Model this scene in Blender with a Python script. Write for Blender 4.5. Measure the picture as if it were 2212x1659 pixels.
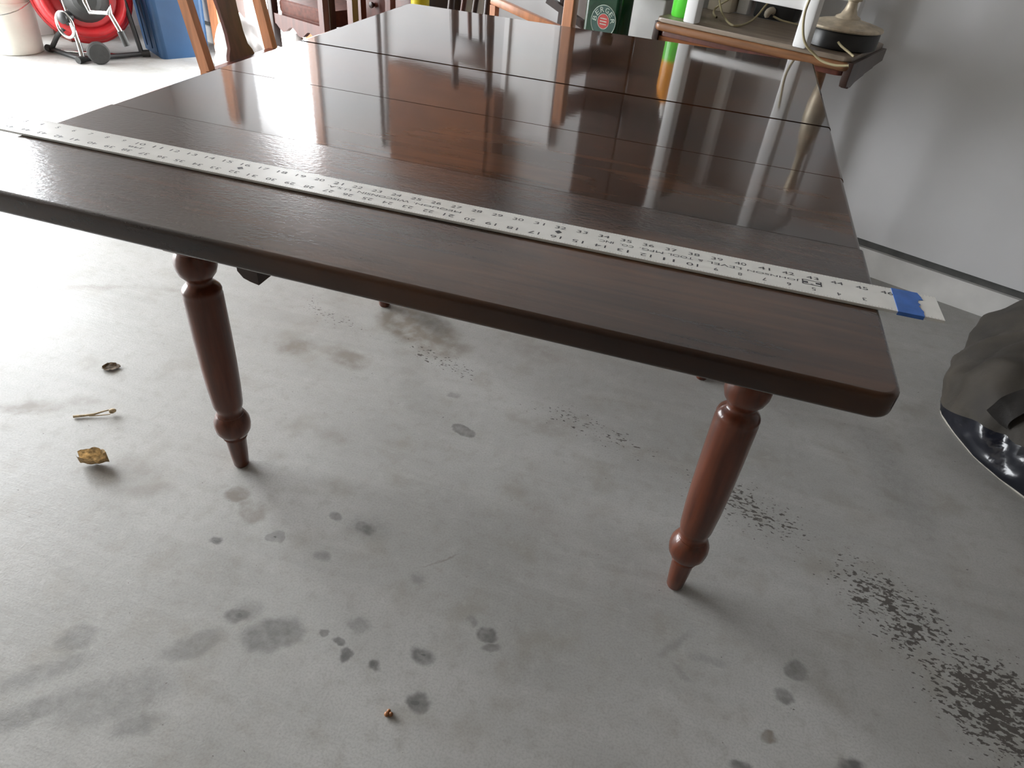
import bpy, bmesh, math, random
from mathutils import Vector, Matrix, noise as mnoise

random.seed(7)
for o in list(bpy.data.objects):
    bpy.data.objects.remove(o)
S = bpy.context.scene
COL = S.collection
PI = math.pi

# ------------------------------------------------------------------ camera
yaw, pitch, roll = -0.2199, 0.6605, 0.1028
cy, sy, cp, sp = math.cos(yaw), math.sin(yaw), math.cos(pitch), math.sin(pitch)
fw = Vector((sy * cp, cy * cp, -sp))
r0 = Vector((cy, -sy, 0.0))
u0 = r0.cross(fw)
rt = math.cos(roll) * r0 + math.sin(roll) * u0
up = -math.sin(roll) * r0 + math.cos(roll) * u0
cam = bpy.data.cameras.new('camera')
cam.sensor_fit = 'HORIZONTAL'
cam.sensor_width = 36.0
cam.lens = 1460.9 / 2212 * 36.0
cam.clip_start = 0.02
cam_o = bpy.data.objects.new('camera', cam)
COL.objects.link(cam_o)
mw = Matrix((rt, up, -fw)).transposed().to_4x4()
mw.translation = Vector((0.3252, -0.7046, 1.0693))
cam_o.matrix_world = mw
S.camera = cam_o

# ------------------------------------------------------------------ light
S.view_settings.view_transform = 'Standard'
S.view_settings.look = 'None'
S.view_settings.gamma = 1.0
S.view_settings.use_curve_mapping = False
S.view_settings.exposure = 0.0
W = bpy.data.worlds.new('overcast_sky')
S.world = W
W.use_nodes = True
bg = W.node_tree.nodes['Background']
bg.inputs[0].default_value = (0.94, 0.97, 1.0, 1)
bg.inputs[1].default_value = 19.3

# garage axes: u runs along the back wall, v towards it
GA = math.atan2(-0.38, 0.925)
def G(u, v, z=0.0):
    return Vector((0.925 * u + 0.38 * v, -0.38 * u + 0.925 * v, z))
UL, UR, VF, VB, CH = -4.35, 3.1, -3.4, 1.978, 2.55      # room limits and ceiling height
GD0, GD1, GDH = -2.4, 1.0, 2.40                        # vehicle door opening in the left wall
DU0, DU1, DH = -3.30, -2.74, 1.96                       # door opening in the back wall

def portal(name, loc, size, normal):
    l = bpy.data.lights.new(name, 'AREA')
    l.shape = 'RECTANGLE'
    l.size, l.size_y = size
    l.cycles.is_portal = True
    o = bpy.data.objects.new(name, l)
    COL.objects.link(o)
    o.location = loc
    o.rotation_euler = Vector(normal).to_track_quat('-Z', 'Y').to_euler()
    return o
d_in = G(1, 0)
portal('garage_door_daylight', G(UL - 0.14, (GD0 + GD1) / 2, GDH / 2), (GD1 - GD0, GDH), d_in)
portal('doorway_daylight', G((DU0 + DU1) / 2, VB + 0.16, DH / 2), (DU1 - DU0, DH), -G(0, 1))

# ------------------------------------------------------------------ materials
def mat(name, col=(0.5, 0.5, 0.5), rough=0.5, metal=0.0, var=0.0, scale=20.0, bump=0.0, bscale=None,
        stretch=(1, 1, 1), coat=0.0, coat_rough=0.05, col2=None, spec=None, detail=4.0):
    m = bpy.data.materials.new(name)
    m.use_nodes = True
    nt = m.node_tree
    b = nt.nodes['Principled BSDF']
    b.inputs['Base Color'].default_value = (*col, 1)
    b.inputs['Roughness'].default_value = rough
    b.inputs['Metallic'].default_value = metal
    b.inputs['Coat Weight'].default_value = coat
    b.inputs['Coat Roughness'].default_value = coat_rough
    if spec is not None:
        b.inputs['Specular IOR Level'].default_value = spec
    if var or bump or col2:
        tc = nt.nodes.new('ShaderNodeTexCoord')
        mp = nt.nodes.new('ShaderNodeMapping')
        mp.inputs['Scale'].default_value = stretch
        nt.links.new(tc.outputs['Object'], mp.inputs[0])
        n = nt.nodes.new('ShaderNodeTexNoise')
        n.inputs['Scale'].default_value = scale
        n.inputs['Detail'].default_value = detail
        nt.links.new(mp.outputs[0], n.inputs['Vector'])
        if var or col2:
            cr = nt.nodes.new('ShaderNodeValToRGB')
            c2 = col2 if col2 else tuple(max(0, c * (1 - var)) for c in col)
            c1 = col if col2 else tuple(min(1, c * (1 + var)) for c in col)
            cr.color_ramp.elements[0].position = 0.3
            cr.color_ramp.elements[1].position = 0.7
            cr.color_ramp.elements[0].color = (*c2, 1)
            cr.color_ramp.elements[1].color = (*c1, 1)
            nt.links.new(n.outputs['Fac'], cr.inputs[0])
            nt.links.new(cr.outputs[0], b.inputs['Base Color'])
        if bump:
            n2 = n
            if bscale:
                n2 = nt.nodes.new('ShaderNodeTexNoise')
                n2.inputs['Scale'].default_value = bscale
                n2.inputs['Detail'].default_value = 3
                nt.links.new(mp.outputs[0], n2.inputs['Vector'])
            bp = nt.nodes.new('ShaderNodeBump')
            bp.inputs['Strength'].default_value = bump
            bp.inputs['Distance'].default_value = 0.002
            nt.links.new(n2.outputs['Fac'], bp.inputs['Height'])
            nt.links.new(bp.outputs[0], b.inputs['Normal'])
    return m

def wood_top(name, rough_coat, bump, bscale, ridge=0.0):
    """dark stained varnished board, grain along local x"""
    m = bpy.data.materials.new(name)
    m.use_nodes = True
    nt = m.node_tree
    N, L = nt.nodes.new, nt.links.new
    b = nt.nodes['Principled BSDF']
    tc = N('ShaderNodeTexCoord')
    mp = N('ShaderNodeMapping'); mp.inputs['Scale'].default_value = (1.6, 26, 6)
    L(tc.outputs['Object'], mp.inputs[0])
    n1 = N('ShaderNodeTexNoise'); n1.inputs['Scale'].default_value = 2.2; n1.inputs['Detail'].default_value = 7
    n1.inputs['Distortion'].default_value = 0.6
    L(mp.outputs[0], n1.inputs['Vector'])
    mp2 = N('ShaderNodeMapping'); mp2.inputs['Scale'].default_value = (2.2, 5, 4)
    L(tc.outputs['Object'], mp2.inputs[0])
    n2 = N('ShaderNodeTexNoise'); n2.inputs['Scale'].default_value = 1.5; n2.inputs['Detail'].default_value = 3
    L(mp2.outputs[0], n2.inputs['Vector'])
    mx = N('ShaderNodeMath'); mx.operation = 'MULTIPLY_ADD'; mx.inputs[1].default_value = 0.36
    L(n1.outputs['Fac'], mx.inputs[0])
    m2 = N('ShaderNodeMath'); m2.operation = 'MULTIPLY'; m2.inputs[1].default_value = 0.64
    L(n2.outputs['Fac'], m2.inputs[0]); L(m2.outputs[0], mx.inputs[2])
    cr = N('ShaderNodeValToRGB')
    e = cr.color_ramp.elements
    e[0].position, e[0].color = 0.36, (0.016, 0.0066, 0.0036, 1)
    e[1].position, e[1].color = 0.64, (0.088, 0.034, 0.0120, 1)
    x = e.new(0.5); x.color = (0.044, 0.0168, 0.0066, 1)
    L(mx.outputs[0], cr.inputs[0]); L(cr.outputs[0], b.inputs['Base Color'])
    b.inputs['Roughness'].default_value = 0.45
    b.inputs['Specular IOR Level'].default_value = 0.05
    b.inputs['Coat Weight'].default_value = 1.0
    b.inputs['Coat IOR'].default_value = 1.47
    b.inputs['Coat Roughness'].default_value = rough_coat
    n3 = N('ShaderNodeTexNoise'); n3.inputs['Scale'].default_value = bscale; n3.inputs['Detail'].default_value = 3
    mp3 = N('ShaderNodeMapping'); mp3.inputs['Scale'].default_value = (1.0, 1.6, 1)
    L(tc.outputs['Object'], mp3.inputs[0]); L(mp3.outputs[0], n3.inputs['Vector'])
    h = n3.outputs['Fac']
    if ridge:
        w = N('ShaderNodeTexNoise'); w.inputs['Scale'].default_value = 1.0; w.inputs['Detail'].default_value = 2
        mp4 = N('ShaderNodeMapping'); mp4.inputs['Scale'].default_value = (1.3, 46, 1)
        L(tc.outputs['Object'], mp4.inputs[0]); L(mp4.outputs[0], w.inputs['Vector'])
        a = N('ShaderNodeMath'); a.operation = 'MULTIPLY_ADD'; a.inputs[1].default_value = ridge
        L(w.outputs['Fac'], a.inputs[0]); L(n3.outputs['Fac'], a.inputs[2])
        h = a.outputs[0]
    bp = N('ShaderNodeBump'); bp.inputs['Strength'].default_value = bump; bp.inputs['Distance'].default_value = 0.001
    L(h, bp.inputs['Height'])
    L(bp.outputs[0], b.inputs['Coat Normal'])
    return m

def floor_material():
    m = bpy.data.materials.new('worn_concrete')
    m.use_nodes = True
    nt = m.node_tree
    N, L = nt.nodes.new, nt.links.new
    b = nt.nodes['Principled BSDF']
    tc = N('ShaderNodeTexCoord')
    P0 = tc.outputs['Object']
    def noise(scale, detail=4, vec=None, dist=0.0):
        n = N('ShaderNodeTexNoise'); n.inputs['Scale'].default_value = scale; n.inputs['Detail'].default_value = detail
        n.inputs['Distortion'].default_value = dist
        L(vec or P0, n.inputs['Vector']); return n
    def mapping(vec, loc=(0, 0, 0), rot=0.0, scl=(1, 1, 1), kind='POINT'):
        q = N('ShaderNodeMapping'); q.vector_type = kind
        q.inputs['Location'].default_value = loc
        q.inputs['Rotation'].default_value = (0, 0, rot)
        q.inputs['Scale'].default_value = scl
        L(vec, q.inputs[0]); return q.outputs[0]
    def math_(op, a, b_=None, c=None):
        q = N('ShaderNodeMath'); q.operation = op
        for i, val in enumerate((a, b_, c)):
            if val is None: continue
            if isinstance(val, (int, float)): q.inputs[i].default_value = val
            else: L(val, q.inputs[i])
        return q.outputs[0]
    def ramp(fac, p0, p1, lo=0.0, hi=1.0):
        q = N('ShaderNodeMapRange'); q.interpolation_type = 'SMOOTHSTEP'
        q.inputs['From Min'].default_value = p0; q.inputs['From Max'].default_value = p1
        q.inputs['To Min'].default_value = lo; q.inputs['To Max'].default_value = hi
        L(fac, q.inputs['Value']); return q.outputs[0]
    def mixc(fac, a, b_):
        q = N('ShaderNodeMix'); q.data_type = 'RGBA'
        if isinstance(fac, float): q.inputs[0].default_value = fac
        else: L(fac, q.inputs[0])
        for i, val in ((6, a), (7, b_)):
            if isinstance(val, tuple): q.inputs[i].default_value = (*val, 1)
            else: L(val, q.inputs[i])
        return q.outputs[2]
    # wobbly coordinates so that stain outlines are irregular
    wn = noise(34, 3)
    sub = N('ShaderNodeVectorMath'); sub.operation = 'SUBTRACT'; sub.inputs[1].default_value = (0.5, 0.5, 0.5)
    L(wn.outputs['Color'], sub.inputs[0])
    scl = N('ShaderNodeVectorMath'); scl.operation = 'SCALE'; scl.inputs['Scale'].default_value = 0.026
    L(sub.outputs[0], scl.inputs[0])
    add = N('ShaderNodeVectorMath'); add.operation = 'ADD'
    L(P0, add.inputs[0]); L(scl.outputs[0], add.inputs[1])
    PW = add.outputs[0]
    def spot(x, y, rx, ry, rot, strength, soft, vec=PW):
        v = mapping(vec, (x, y, 0), rot, (rx, ry, 100), 'TEXTURE')
        ln = N('ShaderNodeVectorMath'); ln.operation = 'LENGTH'; L(v, ln.inputs[0])
        return ramp(ln.outputs['Value'], 1.0, 1.0 - soft, 0.0, strength)
    def union(items):
        acc = None
        for it in items:
            s = spot(*it)
            acc = s if acc is None else math_('MAXIMUM', acc, s)
        return acc
    # base tone: large soft mottling, trowel swirls, fine grain
    big = noise(2.2, 5, dist=0.4)
    base = mixc(ramp(big.outputs['Fac'], 0.3, 0.7), (0.350, 0.348, 0.330), (0.43, 0.428, 0.412))
    med = noise(11, 6)
    base = mixc(ramp(med.outputs['Fac'], 0.50, 0.72, 0, 0.55), base, (0.29, 0.272, 0.235))
    sw = noise(1.0, 5, mapping(P0, rot=0.62, scl=(2.0, 14, 1)), dist=1.2)
    base = mixc(ramp(sw.outputs['Fac'], 0.45, 0.62, 0, 0.22), base, (0.50, 0.49, 0.475))
    mid = noise(38, 6)
    base = mixc(ramp(mid.outputs['Fac'], 0.52, 0.70, 0, 0.35), base, (0.30, 0.285, 0.255))
    base = mixc(ramp(mid.outputs['Fac'], 0.44, 0.30, 0, 0.25), base, (0.50, 0.495, 0.48))
    fine = noise(260, 3)
    base = mixc(ramp(fine.outputs['Fac'], 0.40, 0.68, 0, 0.30), base, (0.24, 0.235, 0.215))
    # brown water and soil stains
    brown = union([(-0.966, 0.143, 0.10, 0.035, 0.45, 0.9, 0.7), (-0.88, 0.20, 0.07, 0.03, 0.3, 0.5, 0.8),
        (-0.64, 0.06, 0.10, 0.055, 0.3, 0.55, 0.8), (-0.57, 0.02, 0.08, 0.03, 0.5, 0.5, 0.8),
        (-0.395, 0.075, 0.035, 0.030, 0.2, 0.9, 0.45), (-0.345, 0.045, 0.045, 0.03, -0.4, 0.7, 0.45),
        (-0.56, 0.575, 0.065, 0.055, 0.4, 0.85, 0.6), (-0.41, 0.58, 0.085, 0.05, -0.3, 0.75, 0.6),
        (-0.30, 0.79, 0.17, 0.10, -0.35, 1.0, 0.45), (-0.20, 0.72, 0.10, 0.07, 0.2, 0.8, 0.6),
        (-1.25, 0.60, 0.26, 0.022, 0.45, 0.5, 0.8), (-0.97, 0.70, 0.20, 0.02, 0.2, 0.4, 0.8),
        (0.16, 0.52, 0.09, 0.05, 0.2, 0.4, 0.8), (-0.30, 0.30, 0.06, 0.04, 0.0, 0.35, 0.8),
        (0.05, 0.06, 0.05, 0.004, 0.75, 0.8, 0.8), (0.662, -0.085, 0.018, 0.012, 0, 0.9, 0.5),
        (0.06, 0.80, 0.12, 0.06, 0, 0.4, 0.8), (0.19, 0.25, 0.14, 0.06, -0.6, 0.28, 0.9)])
    base = mixc(math_('MULTIPLY', brown, ramp(noise(26, 5).outputs['Fac'], 0.32, 0.62, 0.35, 0.95)), base, (0.195, 0.170, 0.140))
    # grey oil and damp stains, plus a wide soft darker area beside the bag
    grey = union([(-0.454, -0.287, 0.037, 0.030, 0.6, 0.6, 0.5), (-0.161, -0.177, 0.062, 0.042, 0.5, 0.78, 0.4),
        (-0.272, -0.238, 0.065, 0.030, 0.75, 0.6, 0.6), (-0.330, -0.350, 0.125, 0.055, 0.6, 0.5, 0.6),
        (-0.42, -0.40, 0.13, 0.03, 0.75, 0.6, 0.7), (-0.46, -0.35, 0.10, 0.026, 0.75, 0.55, 0.7), (-0.27, -0.37, 0.05, 0.03, 0.6, 0.62, 0.8),
        (-0.117, 0.084, 0.034, 0.024, -0.2, 1.0, 0.7), (-0.115, 0.088, 0.075, 0.05, 0, 0.42, 0.9),
        (-0.267, 0.005, 0.021, 0.017, 0.3, 0.62, 0.25), (-0.185, 0.09, 0.020, 0.012, -0.4, 0.8, 0.6),
        (-0.164, -0.005, 0.024, 0.016, 0, 0.6, 0.7), (0.024, 0.007, 0.024, 0.018, 0, 0.5, 0.7),
        (-0.034, -0.114, 0.028, 0.022, 0, 0.5, 0.6), (-0.050, -0.156, 0.016, 0.010, 0, 0.95, 0.4),
        (-0.028, -0.172, 0.017, 0.014, 0, 1.0, 0.4), (-0.082, -0.146, 0.012, 0.009, 0, 0.8, 0.4),
        (0.022, -0.176, 0.013, 0.012, 0, 1.15, 0.6), (0.089, -0.131, 0.028, 0.020, 0, 0.95, 0.6),
        (0.184, -0.060, 0.022, 0.018, 0.2, 0.95, 0.4), (0.196, -0.082, 0.022, 0.012, 0.2, 0.7, 0.5), (0.15, -0.045, 0.015, 0.012, 0, 0.5, 0.6),
        (0.114, -0.21, 0.026, 0.018, 0, 0.95, 0.5), (-0.369, -0.038, 0.017, 0.012, 0.5, 1.15, 0.6),
        (-0.235, -0.165, 0.028, 0.020, 0.5, 0.9, 0.6), (-0.225, -0.15, 0.036, 0.028, 0.4, 0.45, 0.7),
        (0.711, 0.050, 0.024, 0.024, 0, 0.72, 0.35), (0.689, -0.005, 0.019, 0.019, 0, 0.8, 0.4),
        (-0.033, 0.424, 0.036, 0.020, -0.4, 0.8, 0.2), (-0.10, 0.54, 0.02, 0.013, 0, 0.5, 0.5),
        (0.62, -0.14, 0.025, 0.012, 0.2, 1.0, 0.5), (0.79, -0.09, 0.03, 0.02, 0.2, 1.1, 0.6),
        (-0.267, 0.004, 0.004, 0.003, 0, 1.3, 0.6), (0.091, -0.130, 0.006, 0.004, 0, 1.5, 0.6), (0.022, -0.176, 0.007, 0.006, 0, 1.5, 0.6),
        (0.112, -0.212, 0.009, 0.006, 0, 1.4, 0.7), (-0.235, -0.166, 0.012, 0.009, 0, 1.2, 0.7), (-0.368, -0.038, 0.009, 0.006, 0.5, 1.5, 0.6),
        (-0.27, 0.83, 0.10, 0.05, -0.5, 0.6, 0.7), (0.96, 0.62, 0.10, 0.30, 0.2, 0.35, 0.9),
        (0.50, 0.03, 0.07, 0.012, 0.9, 0.35, 0.8), (0.56, 0.02, 0.05, 0.012, 0.2, 0.32, 0.8), (0.52, -0.02, 0.04, 0.010, -0.5, 0.3, 0.8)])
    base = mixc(math_('MULTIPLY', grey, ramp(noise(60, 4).outputs['Fac'], 0.25, 0.7, 0.55, 0.95)), base, (0.130, 0.128, 0.122))
    # tyre-rubber and soil specks in a band running diagonally to the lower right
    dens = union([(-0.55, 0.75, 0.22, 0.075, -0.35, 0.60, 0.9, P0), (-0.18, 0.665, 0.25, 0.06, -0.30, 0.66, 0.9, P0),
        (0.25, 0.545, 0.32, 0.075, -0.25, 0.62, 0.9, P0), (0.62, 0.42, 0.27, 0.12, -0.42, 0.76, 0.9, P0),
        (0.90, 0.24, 0.27, 0.14, -0.72, 0.90, 0.9, P0), (1.03, 0.10, 0.20, 0.17, -0.85, 1.06, 0.8, P0),
        (1.2, 0.0, 0.25, 0.2, -0.85, 1.06, 0.8, P0)])
    dens = math_('MULTIPLY', dens, ramp(noise(16, 3).outputs['Fac'], 0.3, 0.65, 0.72, 1.12))
    sp1 = noise(72, 5, mapping(P0, rot=0.55, scl=(0.62, 1.25, 1)))
    sp2 = noise(135, 3, mapping(P0, rot=0.55, scl=(0.6, 1.2, 1)))
    s1 = math_('ADD', math_('MULTIPLY', dens, 0.25), sp1.outputs['Fac'])
    s2 = math_('ADD', math_('MULTIPLY', dens, 0.25), sp2.outputs['Fac'])
    speck = math_('MAXIMUM', ramp(s1, 0.760, 0.80), ramp(s2, 0.735, 0.775))
    base = mixc(math_('MULTIPLY', speck, 0.9), base, (0.060, 0.051, 0.043))
    # tiny loose specks everywhere
    sp3 = noise(150, 2)
    base = mixc(ramp(sp3.outputs['Fac'], 0.755, 0.785, 0, 0.75), base, (0.10, 0.08, 0.06))
    L(base, b.inputs['Base Color'])
    L(ramp(big.outputs['Fac'], 0.3, 0.7, 0.42, 0.56), b.inputs['Roughness'])
    b.inputs['Specular IOR Level'].default_value = 0.45
    sc = noise(1.0, 4, mapping(P0, rot=0.62, scl=(9, 210, 1)))
    hh = math_('ADD', math_('MULTIPLY', sc.outputs['Fac'], 0.6), math_('MULTIPLY', fine.outputs['Fac'], 0.5))
    hh = math_('ADD', hh, math_('MULTIPLY', sp1.outputs['Fac'], 0.6))
    bp = N('ShaderNodeBump'); bp.inputs['Strength'].default_value = 0.16; bp.inputs['Distance'].default_value = 0.003
    L(hh, bp.inputs['Height']); L(bp.outputs[0], b.inputs['Normal'])
    return m

M = {}
M['floor'] = floor_material()
M['wall'] = mat('painted_wall', (0.66, 0.66, 0.67), 0.55, var=0.05, scale=2.5, bump=0.08, bscale=90)
M['curb'] = mat('painted_concrete_curb', (0.68, 0.67, 0.65), 0.7, var=0.10, scale=9, bump=0.3, bscale=60)
M['groove'] = mat('shaded_gap_fill', (0.10, 0.10, 0.095), 0.8, var=0.2, scale=30)  # dark colour stands for the shade inside the gap above the curb
M['ceiling'] = mat('unpainted_ceiling_board', (0.36, 0.33, 0.30), 0.8, var=0.08, scale=3)
M['plywood'] = mat('bare_plywood_wall', (0.20, 0.18, 0.155), 0.7, var=0.15, scale=2, stretch=(1, 1, 6))
M['drive'] = mat('driveway_concrete', (0.62, 0.61, 0.58), 0.8, var=0.06, scale=3)
M['leaf_wood'] = wood_top('polished_leaf_wood', 0.06, 0.03, 60, ridge=0.5)
M['end_wood'] = wood_top('worn_end_wood', 0.15, 0.17, 150)
M['leg_wood'] = mat('turned_leg_wood', (0.105, 0.026, 0.010), 0.4, var=0.35, scale=9, stretch=(8, 8, 0.7), coat=0.7, coat_rough=0.12, spec=0.2)
M['under_wood'] = mat('dark_frame_wood', (0.045, 0.022, 0.014), 0.5, var=0.2, scale=12)
M['ruler'] = mat('pale_ruler_face', (0.76, 0.76, 0.73), 0.32, var=0.05, scale=30, spec=0.6)
M['print'] = mat('dark_scale_print', (0.055, 0.055, 0.065), 0.5, var=0.3, scale=200)
M['tape'] = mat('blue_masking_tape', (0.045, 0.15, 0.50), 0.6, var=0.2, scale=60, bump=0.4, bscale=120)
M['orange_wood'] = mat('orange_brown_wood', (0.52, 0.21, 0.09), 0.38, var=0.25, scale=8, stretch=(6, 6, 0.8), coat=0.3, coat_rough=0.2)
M['brown_wood'] = mat('red_brown_wood', (0.115, 0.030, 0.018), 0.38, var=0.3, scale=8, stretch=(6, 6, 0.8), coat=0.3, coat_rough=0.2)
M['dark_wood'] = mat('dark_brown_wood', (0.035, 0.016, 0.011), 0.4, var=0.3, scale=8, stretch=(6, 6, 0.8), coat=0.3, coat_rough=0.2)
M['tan_wood'] = mat('golden_oak_wood', (0.24, 0.105, 0.042), 0.42, var=0.3, scale=7, stretch=(1, 9, 9), coat=0.3, coat_rough=0.25)
M['top_wood'] = mat('dusty_table_top_wood', (0.24, 0.19, 0.145), 0.42, var=0.3, scale=6, stretch=(1.2, 9, 9), coat=0.3, coat_rough=0.25)
M['panel_wood'] = mat('cabinet_wood', (0.20, 0.066, 0.018), 0.5, var=0.4, scale=5, stretch=(1, 8, 8), spec=0.2)
M['cushion'] = mat('reddish_brown_upholstery', (0.115, 0.034, 0.020), 0.7, var=0.3, scale=45, bump=0.3, bscale=150)
M['white_paint'] = mat('white_gloss_paint', (0.88, 0.88, 0.88), 0.35, var=0.03, scale=12)
M['white_plastic'] = mat('white_plastic_film', (0.80, 0.80, 0.79), 0.35, var=0.05, scale=15, bump=0.3, bscale=30)
M['bucket'] = mat('cream_bucket_plastic', (0.86, 0.84, 0.75), 0.4, var=0.05, scale=12)
M['blue'] = mat('blue_bin_plastic', (0.017, 0.062, 0.145), 0.45, var=0.10, scale=9, bump=0.1, bscale=160)
M['red'] = mat('red_drum_plastic', (0.55, 0.025, 0.03), 0.28, var=0.12, scale=14)
M['black'] = mat('black_plastic', (0.018, 0.018, 0.018), 0.4, var=0.3, scale=20)
M['rubber'] = mat('dull_black_rubber', (0.035, 0.035, 0.033), 0.75, var=0.2, scale=30)
M['chrome'] = mat('bright_metal_tube', (0.62, 0.63, 0.62), 0.2, metal=1.0, var=0.05, scale=20)
M['greybox'] = mat('grey_carton', (0.50, 0.48, 0.47), 0.7, var=0.05, scale=8)
M['yellow'] = mat('yellow_plastic', (0.75, 0.60, 0.02), 0.35, var=0.05, scale=12)
M['green'] = mat('dark_green_plastic', (0.002, 0.034, 0.012), 0.22, var=0.3, scale=12)
M['badge_dark'] = mat('badge_ring_green', (0.02, 0.065, 0.05), 0.35, var=0.2, scale=60)
M['badge_pale'] = mat('badge_pale_print', (0.42, 0.50, 0.42), 0.4, var=0.2, scale=90)
M['badge_red'] = mat('badge_red_print', (0.42, 0.035, 0.03), 0.4, var=0.2, scale=60)
M['lime'] = mat('lime_green_plastic', (0.12, 0.72, 0.06), 0.25, var=0.06, scale=12)
M['orange'] = mat('orange_label', (0.80, 0.30, 0.02), 0.4, var=0.1, scale=14)
M['brass'] = mat('tarnished_brass', (0.56, 0.48, 0.36), 0.45, metal=0.3, var=0.25, scale=40, bump=0.2, bscale=90)
M['cord'] = mat('yellowed_beige_cord', (0.40, 0.34, 0.20), 0.5, var=0.1, scale=30)
M['beige'] = mat('beige_plastic', (0.52, 0.46, 0.36), 0.45, var=0.08, scale=20)
M['vinyl'] = mat('glossy_black_vinyl', (0.010, 0.011, 0.016), 0.16, var=0.3, scale=20, bump=0.8, bscale=26)
M['mesh_fabric'] = mat('dusty_dark_bag_fabric', (0.055, 0.046, 0.034), 0.75, col2=(0.016, 0.014, 0.012), scale=6, bump=0.25, bscale=240)
M['strap'] = mat('dark_strap_webbing', (0.014, 0.012, 0.010), 0.8, var=0.2, scale=60, bump=0.3, bscale=300)
M['piping'] = mat('pale_worn_piping', (0.42, 0.39, 0.34), 0.7, var=0.2, scale=60)
M['dry_leaf'] = mat('dry_leaf', (0.52, 0.40, 0.24), 0.7, var=0.4, scale=160)
M['dark_leaf'] = mat('dark_dry_leaf', (0.17, 0.12, 0.07), 0.7, var=0.4, scale=160)
M['seed'] = mat('rusty_seed', (0.30, 0.12, 0.04), 0.5, var=0.4, scale=300)

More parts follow.
